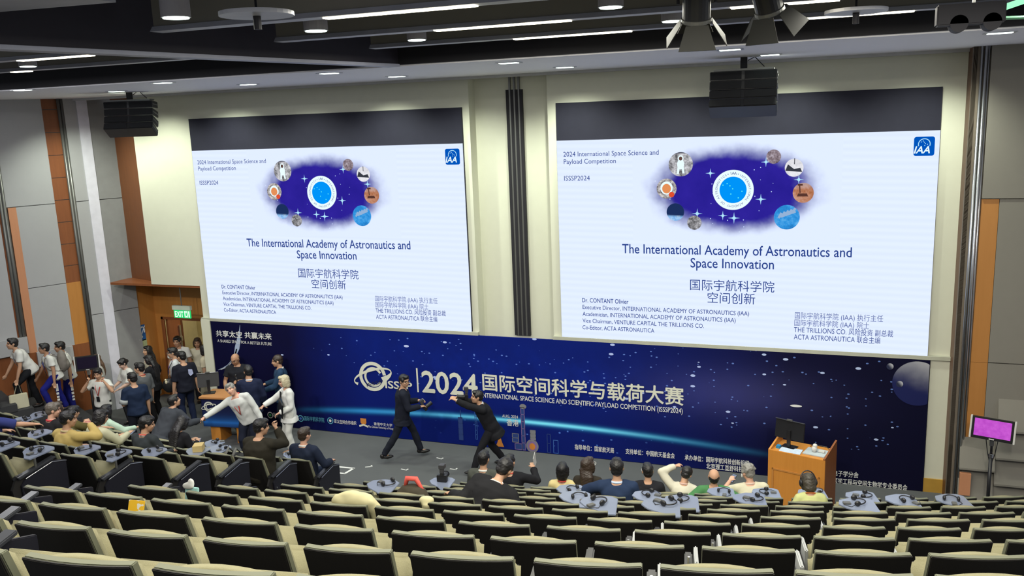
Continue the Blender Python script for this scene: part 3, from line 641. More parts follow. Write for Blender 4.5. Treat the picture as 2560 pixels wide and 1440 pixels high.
def end_panel(c, W, side=1):
    x = side * (W / 2 + .045); pts = [(x, -.14, .06), (x, -.16, .52), (x, -.08, .60), (x, .26, .66), (x, .44, .60), (x, .44, .06)]
    p = MB().prism(pts, (.03 * side, 0, 0)).build('side_panel', PANM, c, bevel=.005)
    MB().prism([(x - .03 * side, -.18, .60), (x - .03 * side, .30, .675), (x - .03 * side, .30, .70), (x - .03 * side, -.20, .63)], (.075 * side, 0, 0)).build('panel_cap', mat('cap_dark', (.035, .037, .045), .3, 0, .6), p, bevel=.006)
    MB().tube([(x + .034 * side, -.10, .585), (x + .034 * side, .25, .645), (x + .034 * side, .44, .59)], .005, 6).build('edge_trim', STEEL, p)
    MB().cyl((x + .028 * side, -.10, .42), (x + .04 * side, -.10, .42), .012, 8).build('bolt', STEEL, p)
TBC = Vector((.14, .26, .77))
def tablet(c, W):
    h = W / 2; poly = [(h + .05, .0), (h + .05, .33), (h - .01, .38), (.10, .39), (-.03, .34), (-.06, .24), (.0, .15), (.12, .07), (h - .04, .0)]
    t = MB().prism([(x, y, .755) for x, y in poly], (0, 0, .016)).build('writing_tablet', TABM, c, bevel=.004)
    MB().cyl((h + .05, .06, .62), (h + .05, .06, .757), .014, 8).build('tablet_hinge', GREYM, t)
def stowed(c, W):
    x = W / 2 + .065; MB().prism([(x, -.10, .45), (x, .16, .45), (x, .17, .68), (x, .10, .74), (x, -.08, .73)], (.022, 0, 0)).build('stowed_tablet', TABG, c, bevel=.008)
    MB().cyl((x - .03, .04, .56), (x - .03, .04, .70), .008, 8).build('tablet_hinge', STEEL, c)
def sticker(c, W):
    a = MB(); 
    def at(u, z): t = (z - .30) / (CH - .30); return (u * W / 2, BY0 + (BY1 - BY0) * t - .022 * (1 - u * u) - .003, z)
    p = a.raw([at(.12, .66), at(.75, .66), at(.75, .80), at(.12, .80)], [(0, 1, 2, 3)]).build('seat_label', LBLM, c)
    b = MB()
    for i, (u0, u1, z0) in enumerate(((.22, .6, .765), (.28, .5, .735), (.2, .66, .69))):
        q0, q1 = at(u0, z0), at(u1, z0); q2, q3 = at(u1, z0 + .014), at(u0, z0 + .014)
        b.raw([(q[0], q[1] - .002, q[2]) for q in (q0, q1, q2, q3)], [(0, 1, 2, 3)])
    b.build('label_print', LBLW, p)
ORD = 'first second third fourth fifth sixth seventh eighth ninth tenth eleventh twelfth thirteenth fourteenth fifteenth sixteenth seventeenth'.split()
CHAIRS = []     # (object, W, block, row k, s, index)
def px_of(P):
    d = P - CAM; z = -d.dot(CB); return (1280 + FPX * d.dot(CR) / z, 720 - FPX * d.dot(CU) / z)
def put_chair(k, s, w, block, idx, off=0., down=False):
    P, a = arc(k, s, off); W = .49 if w == 'w' else .437
    o = copy_tree({('w', 0): PW, ('n', 0): PN, ('w', 1): PWD, ('n', 1): PND}[(w, int(down))])
    # the measured point is the top of the shell; the chair's own origin lies under its seat
    f = Vector((-math.sin(a), math.cos(a), 0))
    p = P - f * BY1; o.location = (p.x, p.y, zfl(k)); o.rotation_euler = (0, 0, a)
    rowi = k + 1
    o['label'] = ('black chair, main block, %s row from the stage, %s seat from the aisle' if block == 'main' else 'black chair, block by the stairs, %s row from the stage, %s seat from the aisle') % (ORD[rowi], ORD[idx])
    o['group'] = 'auditorium chairs in the main block' if block == 'main' else 'auditorium chairs in the block by the stairs'
    CHAIRS.append([o, W, block, k, s, idx, Matrix.Translation(o.location) @ Matrix.Rotation(a, 4, 'Z')]); return o
def seq(t): return [(float(x.rstrip('nw')), x[-1] if x[-1] in 'nw' else 'w') for x in t.split()]
MAIN = {-1: '2.88n 3.40n 3.93n 4.5 5.08 5.66 6.24 6.82',
 0: '2.90n 3.43n 4.03 4.61 5.2 5.79 6.374 6.965 7.564 8.149 8.718 9.30 9.88',
 1: '2.345n 2.879n 3.42n 4.00 4.59 5.198 5.78 6.368 6.96 7.551 8.15 8.754 9.377 9.96',
 2: '2.465n 2.998n 3.52n 4.07 4.633 5.194 5.747n 6.31 6.881 7.451 8.009n 8.549n 9.093n 9.64n',
 3: '2.402 2.971 3.539 4.09n 4.62n 5.16n 5.698n 6.26 6.857 7.444 8.019 8.589 9.156 9.73',
 4: '2.288n 2.808n 3.353 3.925 4.49 5.056 5.629 6.21 6.81 7.412 8.009 8.603 9.2',
 5: '2.103 2.705 3.306 3.884 4.452 5.027 5.602 6.178 6.76 7.333 7.892n 8.419n 8.95n',
 6: '1.951 2.542 3.134 3.732 4.337 4.936 5.531 6.14 6.723 7.287 7.858 8.436 9.02',
 7: '2.47 3.067 3.666 4.272 4.891 5.504 6.093 6.688 7.274 7.868 8.45',
 8: '3.28n 3.839n 4.403n 4.95n 5.488n 6.05 6.637 7.207 7.79 8.37',
 9: '4.27 4.867 5.45 6.03'}
LEFT = {-1: (-.217, 'w', -.24), 0: (-.429, 'w', -.23), 1: (-.622, 'w', -.20), 2: (-.549, 'w', -.15), 3: (-.789, 'n', -.12), 4: (-1.08, 'w', -.10)}
# sitters: block, row, place along the arc
SIT = dict(grey_suit=('main', -1, 2.95), dark_papers=('main', -1, 3.40), yellow_girl=('main', -1, 4.02), long_hair=('main', -1, 4.5), navy_suit=('main', 1, 5.30), black_suit=('main', -1, 5.36), white_sleeve=('main', -1, 5.93), green=('main', -1, 6.27), grey_curls=('main', -1, 6.76), headset_girl=('main', 1, 7.551), black_track=('main', 3, 4.20),
 navy_end=('left', -1, 0), brown_suit=('left', 0, 0), black_hair=('left', 0, 3), suit_boy=('left', 1, 2), cream_girl=('left', 1, 4), mint_girl=('left', -1, 8), yellow_shirt=('left', 2, 3), grey_hair=('left', 1, 6), dark_head=('left', 0, 8), pattern=('left', 0, 7), edge=('left', 2, 6))
for b in ('main', 'left'):
    for k in range(-1, 10):
        if b == 'main': row = [(s_, w, 0.) for s_, w in seq(MAIN[k])]
        elif k in LEFT:
            s0, w, off = LEFT[k]; pitch = .53 if w == 'n' else .57
            n = {-1: 11, 0: 11, 1: 9, 2: 7, 3: 4, 4: 2}[k]; row = [(s0 - pitch * i, w, off) for i in range(n)]
        else: continue
        busy = set()
        for nm, (bb, kk, ss) in SIT.items():
            if bb == b and kk == k: busy.add(ss if b == 'left' else min(range(len(row)), key=lambda i: abs(row[i][0] - ss)))
        for i, (s_, w, off) in enumerate(row): put_chair(k, s_, w, b, i, off, i in busy)
for p in (PW, PN, PWD, PND):
    for ch in list(p.children): bpy.data.objects.remove(ch)
    bpy.data.objects.remove(p)
FEAT = {}
def feat(e, fn, word):
    key = id(e)
    if word in FEAT.setdefault(key, []): return
    FEAT[key].append(word); fn(e[0], e[1])
for e in CHAIRS:
    if e[2] == 'left' and e[5] == 0: feat(e, end_panel, 'panel')
    if e[2] == 'main' and e[5] == 0 and e[3] > 3: feat(e, lambda c, W: end_panel(c, W, -1), 'panel')
TABLETS = []
def near_tab(px, py, loc=TBC):
    best = None
    for e in CHAIRS:
        q = px_of(e[6] @ loc); d = (q[0] - px) ** 2 + 2 * (q[1] - py) ** 2
        if best is None or d < best[0]: best = (d, e)
    return best[1]
for q in ((30, 1092), (62, 1055), (125, 1083), (118, 1112), (272, 1135), (355, 1133), (541, 1103), (530, 1140), (735, 1160), (215, 1120), (60, 1000), (20, 1040), (90, 1040),
          (975, 1212), (1000, 1227), (1410, 1222), (1435, 1240), (1475, 1256), (1605, 1236), (1643, 1255), (1700, 1243), (1810, 1238), (1895, 1256), (1935, 1246), (1962, 1234), (2060, 1234), (2150, 1258), (2185, 1250), (2265, 1238), (2405, 1252)):
    e = near_tab(*q); feat(e, tablet, 'tablet'); TABLETS.append(e)
for q in ((1735, 1405), (1655, 1370), (1583, 1342), (1712, 1302), (1640, 1400), (1795, 1358), (1833, 1328), (1880, 1308), (2000, 1400), (2013, 1400), (2060, 1310), (2055, 1335), (2030, 1360), (2240, 1350)):
    best = near_tab(*q, loc=Vector((.29, .04, .72)))
    if 'tablet' not in FEAT.get(id(best), []): feat(best, stowed, 'stowed')
for q in ((38, 1098), (288, 1152), (488, 1162), (150, 1122), (1065, 1222), (1525, 1262), (1290, 1248)): feat(near_tab(*q, loc=Vector((.1, -.27, .73))), sticker, 'label')
# ================================================================== PEOPLE
def np_mesh(me):
    n = len(me.vertices); co = np.empty(n * 3, np.float32); me.vertices.foreach_get('co', co); co = co.reshape(-1, 3)
    ne = len(me.edges); ed = np.empty(ne * 2, np.int32); me.edges.foreach_get('vertices', ed); return co, ed.reshape(-1, 2)
def relax(co, ed, it=2, f=.5):
    n = len(co); deg = np.bincount(ed.ravel(), minlength=n).astype(np.float32)[:, None]; deg[deg == 0] = 1
    for _ in range(it):
        s_ = np.zeros_like(co); np.add.at(s_, ed[:, 0], co[ed[:, 1]]); np.add.at(s_, ed[:, 1], co[ed[:, 0]])
        co = co * (1 - f) + s_ / deg * f
    return co
def fuse(mb, voxel, name, mats, parent, smooth=2, wrinkle=0., wscale=9., paint=None):
    """one continuous skin grown over the overlapping volumes of mb"""
    me = mb.mesh('tmp'); o = bpy.data.objects.new('tmp', me); C.objects.link(o)
    md = o.modifiers.new('r', 'REMESH'); md.mode = 'VOXEL'; md.voxel_size = voxel
    dg = bpy.context.evaluated_depsgraph_get(); out = bpy.data.meshes.new_from_object(o.evaluated_get(dg))
    bpy.data.objects.remove(o); bpy.data.meshes.remove(me)
    out.name = name; co, ed = np_mesh(out); co = relax(co, ed, smooth)
    if wrinkle:
        nn = len(out.vertices); no = np.empty(nn * 3, np.float32); out.vertices.foreach_get('normal', no); no = no.reshape(-1, 3)
        ph = random.random() * 9
        x, y, z = (co * wscale).T
        w = np.sin(x * 1.7 + 2.1 * np.sin(z * 1.3 + ph)) * np.sin(z * 2.1 + 1.7 * np.sin(y * 1.9 + x + ph)) + .6 * np.sin(z * 4.3 + 2.5 * np.sin(x * 2.3 + ph) + y * 3.1)
        co = co + no * (w * wrinkle)[:, None].astype(np.float32)
    out.vertices.foreach_set('co', co.ravel().astype(np.float32))
    if not isinstance(mats, (list, tuple)): mats = [mats]
    out.materials.clear()
    for m in mats: out.materials.append(m)
    npoly = len(out.polygons); mi = np.zeros(npoly, np.int32)
    if paint is not None:
        c = np.empty(npoly * 3, np.float32); out.update(); out.polygons.foreach_get('center', c); mi = paint(c.reshape(-1, 3)).astype(np.int32)
    out.polygons.foreach_set('material_index', mi); out.polygons.foreach_set('use_smooth', [True] * npoly); out.update()
    ob = bpy.data.objects.new(name, out); C.objects.link(ob); ob.parent = parent; return ob
def ik(a, t, l1, l2, pole):
    d = t - a; L = min(d.length, (l1 + l2) * .995); dn = d.normalized(); t = a + dn * L
    x = (l1 * l1 - l2 * l2 + L * L) / (2 * L); h = math.sqrt(max(0, l1 * l1 - x * x))
    p = pole - dn * pole.dot(dn); p = p.normalized() if p.length > 1e-5 else Vector((0, 0, 1))
    return a + dn * x + p * h, t
SKIN = {'a': (.52, .30, .19), 'b': (.42, .23, .14), 'c': (.60, .34, .24), 'd': (.33, .17, .10), 'p': (.62, .40, .31)}
HAIRC = {'black': (.010, .009, .010), 'brown': (.035, .022, .015), 'grey': (.22, .21, .19), 'ash': (.10, .085, .07), 'blond': (.46, .40, .27), 'lightbrown': (.13, .075, .045), 'olive': (.045, .037, .025)}
def cloth(col): return mat('cloth_%02x%02x%02x' % tuple(int(min(1, c) * 255) for c in col) + ('_%d' % int(1000 * sum(col))), col, .85, 0, .2, var=.10, scale=5., bump=.2, bscale=160)
def sk(col): return mat('skin_' + col, SKIN[col], .5, 0, .35, var=.05, scale=14.)
def hr(col): return mat('hair_' + col, HAIRC[col], .42, 0, .5, var=.3, scale=60., bump=.3, bscale=120)
LIP = mat('lips', (.38, .13, .10), .5); EYE = mat('eye_dark', (.015, .012, .012), .25); SHOEB = mat('shoe_black', (.012, .011, .011), .3); RED = mat('lanyard_red', (.55, .05, .04), .7); BLUEL = mat('lanyard_blue', (.06, .08, .35), .7)
PURL = mat('lanyard_purple', (.16, .10, .38), .7); WHITES = mat('white_cotton', (.68, .68, .66), .85, var=.05)
def V3(*a): return Vector(a)
def person(label, loc, yaw=0., H=1.72, sit=False, lean=0., side=0., twist=0., head=(0, 0, 0), lh=None, rh=None, lf=None, rf=None, lpole=None, rpole=None, lknee=None, rknee=None,
           skin='a', hair='short', hc='black', top=(.6, .6, .6), sleeve='short', hem=-.10, bottom=(.02, .02, .025), legs='trousers', shoe=None, fem=False, bulk=1., curl=(.5, .5), hip=None,
           lanyard=None, badge=False, glasses=None, collar=None, slit=None, tie=None, bare_feet=False, handdir=(None, None), name='person'):
    k = H / 1.75; P = thing(name, label, 'person', loc, math.radians(yaw))
    R_ = lambda ax, d: Matrix.Rotation(math.radians(d), 3, ax)
    hipz = (.575 if sit else .93) * k
    hp = V3(0, -.02 if sit else 0, hipz) if hip is None else V3(*hip) * k
    B = R_('Z', twist) @ R_('Y', side) @ R_('X', -lean)      # torso frame: x right, y forward, z up
    T = lambda x, y, t: hp + B @ V3(x * k, y * k, t * k)
    sh = .150 if fem else .172
    sw = sh * (bulk if bulk < 1.15 else 1.12)
    Bh = B @ R_('X', lean * .8 if lean > 0 else lean * .8) @ R_('Z', head[0]) @ R_('X', -head[1]) @ R_('Y', head[2])
    nb = T(0, -.005, .50); hc_ = nb + (B @ V3(0, .018, .060) + Bh @ V3(0, .02, .098)) * k; hs = 1.08 * k
    Hd = lambda x, y, z: hc_ + Bh @ V3(x, y, z) * hs
    # limbs
    SHO = [T(-sw, -.005, .428), T(sw, -.005, .428)]; HIPJ = [hp + B.to_3x3() @ V3(-.09 * k, 0, 0), hp + B @ V3(.09 * k, 0, 0)]
    L0 = V3(0, 0, 0)
    tgt = [V3(*lh) * k if lh else (V3(-.16, .30, .70) if sit else V3(-.26, .05, .82)) * k, V3(*rh) * k if rh else (V3(.16, .30, .70) if sit else V3(.26, .05, .82)) * k]
    pol = [V3(*lpole) if lpole else V3(-.5, -.7, -.5), V3(*rpole) if rpole else V3(.5, -.7, -.5)]
    elb, wri = zip(*[ik(SHO[i], tgt[i], .285 * k, .255 * k, pol[i]) for i in (0, 1)])
    ft = [V3(*lf) * k if lf else (V3(-.13, .40, .09) if sit else V3(-.11, 0, .085)) * k, V3(*rf) * k if rf else (V3(.13, .40, .09) if sit else V3(.11, 0, .085)) * k]
    kp = [V3(*lknee) if lknee else V3(-.1, 1, .35 if sit else 0), V3(*rknee) if rknee else V3(.1, 1, .35 if sit else 0)]
    kne, ank = zip(*[ik(HIPJ[i], ft[i], .435 * k, .425 * k, kp[i]) for i in (0, 1)])
    def torso(mb, e, lo, hi, nbk=bulk):
        if fem: sec = ((-.13, .11, .10), (-.07, .158, .118), (.0, .165, .12), (.10, .142, .105), (.19, .122, .092), (.30, .140, .108), (.37, .148, .112), (.43, .138, .088), (.475, .09, .07), (.51, .055, .055))
        else: sec = ((-.13, .11, .10), (-.07, .155, .118), (.0, .16, .118), (.10, .152, .110), (.19, .150, .108), (.30, .165, .118), (.37, .172, .118), (.43, .160, .098), (.475, .10, .075), (.51, .06, .058))
        ring = []; n = 18; cnt = 0; vs_ = []
        for t, rx, ry in sec:
            if t < lo - 1e-6 or t > hi + 1e-6: continue
            bb = nbk if t < .4 else (1 + (nbk - 1) * .5); fwd = .012 * (nbk - 1) * 8 if .0 < t < .3 else 0
            for i in range(n):
                a = 2 * PI * i / n; c, s_ = math.cos(a), math.sin(a)
                pw = lambda v: math.copysign(abs(v) ** .85, v)
                vs_.append(T(pw(c) * (rx * bb + e), pw(s_) * (ry * bb + e) + (fwd if s_ > 0 else 0), t))
            cnt += 1
        fs = [(i * n + j, i * n + (j + 1) % n, (i + 1) * n + (j + 1) % n, (i + 1) * n + j) for i in range(cnt - 1) for j in range(n)]
        fs += [tuple(range(n - 1, -1, -1)), tuple(range((cnt - 1) * n, cnt * n))]; mb.raw(vs_, fs)
    def arm(mb, i, e, upto=2.):
        sd = -1 if i == 0 else 1; bk = .5 + bulk * .5
        inn = T(sd * sw * .30, -.005, .455); a = SHO[i]; b = elb[i]; c = wri[i]
        mb.ell(a, (.054 * k * bk + e,) * 3); mb.tube([inn, a], [.050 * k + e, .052 * k * bk + e], 12)
        if upto < 1: q = a.lerp(b, upto); mb.tube([a, a.lerp(b, upto * .5), q], [.054 * k * bk + e, .052 * k * bk + e * 1.2, .050 * k * bk + e * 1.6], 14); return
        mb.tube([a, a.lerp(b, .5), b], [.054 * k * bk + e, .048 * k * bk + e, .040 * k * bk + e], 12)
        q = b.lerp(c, min(1, upto - 1)); mb.ell(b, (.040 * k * bk + e * 1.1,) * 3)
        mb.tube([b, b.lerp(q, .35), q], [.040 * k * bk + e, .041 * k * bk + e, (.027 if upto >= 2 and e == 0 else .030) * k + e], 12)
    def leg(mb, i, e, upto=2., flare=1.):
        a, b, c = HIPJ[i], kne[i], ank[i]; bk = .55 + bulk * .45
        if upto < 1.01: mb.tube([a, a.lerp(b, .5 * upto), a.lerp(b, upto)], [.085 * k * bk + e, .074 * k * bk + e * 1.5, .066 * k * bk + e * 2], 14); return
        mb.ell(a, (.088 * k * bk + e,) * 3)
        mb.tube([a, a.lerp(b, .45), b], [.086 * k * bk + e, .075 * k * bk + e, .056 * k * bk + e], 14); mb.ell(b, (.057 * k * bk + e,) * 3)
        mb.tube([b, b.lerp(c, .35), c], [.056 * k * bk + e, .055 * k * bk + e * flare, .037 * k + e * flare * 1.3], 14)
    def hand(mb, i):
        w = wri[i]; d = (w - elb[i]).normalized(); sd = -1 if i == 0 else 1
        if handdir[i]: d = (V3(*handdir[i])).normalized()
        side_ = d.cross(V3(0, 0, 1)); side_ = side_.normalized() if side_.length > .2 else V3(0, 1, 0)
        side_ = side_ if abs(d.z) < .75 else V3(0, 1, 0) - d * d.y
        side_.normalize(); up = side_.cross(d).normalized()
        if up.z < 0 and abs(d.z) < .75: up = -up; side_ = -side_
        if abs(d.z) >= .75: up = V3(-sd, 0, 0); side_ = V3(0, 1, 0)
        pc = w + d * .045 * k
        Rm = Matrix((side_, d, up)).transposed(); mb.ell(pc, (.040 * k, .052 * k, .017 * k), R=Rm)
        mb.tube([w - d * .02 * k, w + d * .02 * k], [.028 * k, .026 * k], 10)
        cu = curl[i]
        for j, (o, ln) in enumerate(((-.030, .066), (-.010, .078), (.011, .073), (.030, .056))):
            b = w + d * .085 * k + side_ * o * k; pts = [b - d * .015 * k, b]; dd = d
            for s_, fl in ((.45, cu * .75), (.32, cu), (.25, cu * .8)):
                dd = (dd * math.cos(fl) - up * math.sin(fl)).normalized(); pts.append(pts[-1] + dd * ln * s_ * k)
            mb.tube(pts, [.0100 * k, .0098 * k, .0092 * k, .0086 * k, .0074 * k], 8)
        inner = side_ * (-sd if abs(d.z) < .75 else 1); b = w + d * .03 * k + inner * .030 * k
        p1 = b + (d * .6 + inner * .7 - up * .2).normalized() * .032 * k; p2 = p1 + (d * .85 + inner * .3 - up * .35).normalized() * .028 * k
        mb.tube([b - inner * .015 * k, b, p1, p2], [.014 * k, .013 * k, .0108 * k, .0085 * k], 8)
        return pc, d, up
    # ---- the body, one skin
    mb = MB(); torso(mb, 0, -.13, .51)
    mb.tube([T(0, -.005, .44), nb, hc_ + Bh @ V3(0, -.02, -.045) * hs], [.062 * k, .053 * k * (1 if not fem else .85), .050 * k * (1 if not fem else .87)], 14)
    g = lambda c, r, **kw: mb.ell(Hd(*c), tuple(a * hs for a in r), R=Bh, **kw)
    g((0, -.012, .025), (.074, .093, .088), nu=20, nv=14); g((0, .018, -.030), (.060, .076, .082), nu=18, nv=12); g((0, .050, -.088), (.028, .030, .022)); g((0, .020, -.070), (.050, .050, .035))
    g((0, .090, -.012), (.011, .014, .026)); g((0, .100, -.026), (.013, .014, .010)); g((0, .070, .030), (.048, .022, .010)); g((0, .084, -.058), (.021, .011, .007))
    for s_ in (-1, 1): g((s_ * .076, -.008, -.006), (.010, .019, .030)); g((s_ * .040, .066, -.025), (.020, .018, .018))
    HN = []
    for i in (0, 1): arm(mb, i, 0); HN.append(hand(mb, i)); leg(mb, i, 0)
    for i in (0, 1):
        f = ank[i]; fd = V3(0, 1, 0)
        mb.ell(f + V3(0, .055, -.045) * k, (.040 * k, .115 * k, .034 * k)); mb.ell(f + V3(0, -.03, -.035) * k, (.033 * k, .04 * k, .045 * k))
    def paint(c):
        q = (c - np.array(hc_)) @ np.array(Bh) / hs; m = np.zeros(len(c), np.int32); ax = np.abs(q[:, 0])
        front = q[:, 1] > .045
        m[front & (((ax - .031) / .015) ** 2 + ((q[:, 2] - .008) / .007) ** 2 < 1)] = 1
        m[front & (np.abs(ax - .033) < .019) & (np.abs(q[:, 2] - .029) < .005)] = 2
        m[front & (ax < .023) & (np.abs(q[:, 2] + .058) < .006)] = 3
        return m
    fuse(mb, .0095, 'body', [sk(skin), EYE, hr(hc if hc not in ('grey', 'blond') else 'ash'), LIP], P, 2, paint=paint)
    # ---- hair
    if hair != 'none':
        mb = MB(); h = lambda c, r, **kw: mb.ell(Hd(*c), tuple(a * hs for a in r), R=Bh, **kw)
        if hair == 'bald':
            h((0, -.040, .000), (.080, .070, .055)); h((0, -.055, -.03), (.066, .050, .05)); 
        else:
            h((0, -.020, .040), (.083, .098, .084), nu=20, nv=14); h((0, -.052, -.010), (.073, .060, .068))
            if hair != 'buzz': h((0, .040, .086), (.062, .052, .034))
            for s_ in (-1, 1): h((s_ * .066, .012, .030), (.016, .040, .042))
        if hair == 'curls':
            for i in range(46):
                a = random.uniform(0, 2 * PI); b = random.uniform(-.25, 1.5); h((.085 * math.cos(b) * math.cos(a), -.022 + .098 * math.cos(b) * math.sin(a) * (1 if math.sin(a) < .3 else .8), .035 + .085 * math.sin(b)), (.024,) * 3, nu=8, nv=6)
        if hair == 'bun': h((0, -.115, -.02), (.038, .036, .040)); h((0, -.03, .0), (.082, .08, .08))
        if hair in ('bob', 'long', 'verylong'):
            h((0, -.030, -.015), (.092, .086, .115), nu=20, nv=14); h((0, -.045, -.075), (.088, .066, .07))
            for s_ in (-1, 1): h((s_ * .078, .012, -.02), (.022, .042, .085))
        if hair in ('long', 'verylong'):
            Lg = .26 if hair == 'long' else .42; pts = [Hd(0, -.06, -.02), nb + B @ V3(0, -.085, .02) * k, nb + B @ V3(0, -.115, -Lg * .6) * k, nb + B @ V3(0, -.105, -Lg) * k]
            mb.tube(pts, [(.082 * hs, .055 * hs), (.098 * k, .045 * k), (.090 * k, .030 * k), (.045 * k, .014 * k)], 16)
            mb2 = None
            for o in (-.05, 0, .05): mb.tube([p + B @ V3(o * k, 0, 0) for p in pts], [.04 * k, .045 * k, .034 * k, .014 * k], 10)
        fuse(mb, .010, 'hair', hr(hc), P, 1, wrinkle=.0022 if hair != 'curls' else .003, wscale=38.)
    # ---- clothes
    tc = cloth(top); mb = MB(); e = .021 if sleeve != 'jacket' else .026
    torso(mb, e * (1 if not fem else .8), -.13, .475)
    if not sit and sleeve != 'jacket':
        vs_ = []; n = 18
        for j, t in enumerate((.06, -.02, hem)):
            for i in range(n):
                a = 2 * PI * i / n; vs_.append(T((.162 * bulk + e + .006 * j) * math.cos(a), (.122 * bulk + e + .010 * j) * math.sin(a), t))
        mb.raw(vs_, [(i * n + j, (i + 1) * n + j, (i + 1) * n + (j + 1) % n, i * n + (j + 1) % n) for i in range(2) for j in range(n)] + [tuple(range(n)), tuple(range(3 * n - 1, 2 * n - 1, -1))])
    if hem < -.13:
        ez = e + .012
        if sit: pass
        else:
            vs_ = []; n = 18; rows = 4
            for j in range(rows):
                t = -.10 + (hem + .10) * j / (rows - 1)
                for i in range(n):
                    a = 2 * PI * i / n; vs_.append(T((.160 * bulk + ez + .01 * j) * math.cos(a), (.120 * bulk + ez + .008 * j) * math.sin(a), t))
            mb.raw(vs_, [(i * n + j, (i + 1) * n + j, (i + 1) * n + (j + 1) % n, i * n + (j + 1) % n) for i in range(rows - 1) for j in range(n)] + [tuple(range(n)), tuple(range(rows * n - 1, (rows - 1) * n - 1, -1))])
    for i in (0, 1): arm(mb, i, e * .9, {'short': .62, 'long': 2., 'jacket': 1.95, 'none': .12, 'half': .95, 'rolled': 1.55}[sleeve])
    fuse(mb, .0135, {'jacket': 'jacket', 'long': 'shirt', 'rolled': 'shirt'}.get(sleeve, 't_shirt'), tc, P, 2, wrinkle=.0042, wscale=8.)
    if legs != 'none':
        bc = cloth(bottom); mb = MB()
        if legs == 'dress':
            n = 20; vs_ = []
            for j, (t, rx, ry) in enumerate(((.02, .155, .12), (-.10, .185, .145), (-.30, .205, .17), (-.46, .215, .185))):
                for i in range(n): a = 2 * PI * i / n; vs_.append(T(rx * math.cos(a), ry * math.sin(a), t))
            mb.raw(vs_, [(i * n + j, (i + 1) * n + j, (i + 1) * n + (j + 1) % n, i * n + (j + 1) % n) for i in range(3) for j in range(n)] + [tuple(range(n)), tuple(range(4 * n - 1, 3 * n - 1, -1))])
        else:
            torso(mb, .009, -.13, .06)
            for i in (0, 1): leg(mb, i, .012, 2. if legs == 'trousers' else .95, 1.5)
        fuse(mb, .0135, {'trousers': 'trousers', 'shorts': 'shorts', 'dress': 'skirt'}[legs], bc, P, 2, wrinkle=.0035, wscale=8.)
    for i in (0, 1):
        mb = MB(); f = ank[i]
        mb.ell(f + V3(0, .060, -.048) * k, (.047 * k, .130 * k, .036 * k)); mb.ell(f + V3(0, -.030, -.030) * k, (.042 * k, .050 * k, .052 * k)); mb.tube([f + V3(0, .05, -.082) * k, f + V3(0, .051, -.072) * k], [.05 * k, .05 * k], 12)
        fuse(mb, .012, 'shoe', SHOEB if shoe is None else cloth(shoe), P, 1)
    def ringneck(nm, m, r, th, t, tilt=.012):
        pts = [T(r * math.cos(a), r * .92 * math.sin(a) - .006, t - tilt * math.sin(a)) for a in [2 * PI * i / 22 for i in range(22)]]
        return MB().tube(pts, th * k, 8, closed=True).build(nm, m, P, smooth=True)
    if collar is not None: ringneck('collar', cloth(collar), .066, .015, .492)
    if slit is not None:      # the shirt in the opening of a jacket
        MB().raw([T(-.06, .098 + .034, .455), T(.06, .098 + .034, .455), T(.03, .118 * bulk + .040, .30), T(.0, .112 * bulk + .044, .17), T(-.03, .118 * bulk + .040, .30)], [(0, 1, 2, 3, 4)]).build('shirt_front', cloth(slit), P)
        if tie is not None: MB().prism([T(-.013, .136, .45), T(.013, .136, .45), T(.024, .165 * bulk, .22), T(0, .166 * bulk, .18), T(-.024, .165 * bulk, .22)], B @ V3(0, .006, 0)).build('tie', cloth(tie), P)
    if lanyard is not None:
        fr = .118 * (.6 + .4 * bulk) + .030; pts = [T(0, .135 * bulk + .03, .17), T(-.045, fr + .005, .33), T(-.075, .07, .475), T(-.062, -.05, .515), T(0, -.082, .520), T(.062, -.05, .515), T(.075, .07, .475), T(.045, fr + .005, .33), T(0, .135 * bulk + .03, .17)]
        MB().tube(pts, [(.010 * k, .005 * k)] * 9, 8).build('lanyard', lanyard, P, smooth=True)
        if badge: MB().box(T(0, .138 * bulk + .036, .10), (.075 * k, .008, .115 * k), R=B).build('badge', BLKP if badge == 'dark' else WHTP, P, bevel=.004)
    if glasses is not None:
        mb = MB()
        for s_ in (-1, 1):
            mb.tube([Hd(s_ * .033 + .023 * math.cos(a), .103, .008 + .017 * math.sin(a)) for a in [2 * PI * i / 14 for i in range(14)]], .0028 * hs, 6, closed=True)
            mb.tube([Hd(s_ * .056, .100, .012), Hd(s_ * .080, .06, .012), Hd(s_ * .083, -.01, .008)], .003 * hs, 6)
        mb.tube([Hd(-.01, .106, .012), Hd(.01, .106, .012)], .0028 * hs, 6).build('glasses', glasses, P)
    P['_'] = 0; del P['_']
    return dict(root=P, T=T, Hd=Hd, Bh=Bh, B=B, wr=wri, hand=HN, k=k, hs=hs, M=Matrix.Translation(P.location) @ Matrix.Rotation(math.radians(yaw), 4, 'Z'), hc=hc_, elb=elb)
BLKC = (.011, .011, .014); NAVY = (.012, .020, .050); WT = (.66, .66, .62); CRM = (.60, .57, .44)
def world(d, p): return d['M'] @ Vector(p)
def inv(loc, yaw, P, H): return tuple((Matrix.Translation(loc) @ Matrix.Rotation(math.radians(yaw), 4, 'Z')).inverted() @ Vector(P) * (1.75 / H))
def held(name, d, mb, m, label, cat, **kw):
    """a thing a person carries: built in the person's own frame, then set down in the room as a thing of its own"""
    o = mb.build(name, m, **kw); o.matrix_world = d['M']; return tag(o, label, cat)
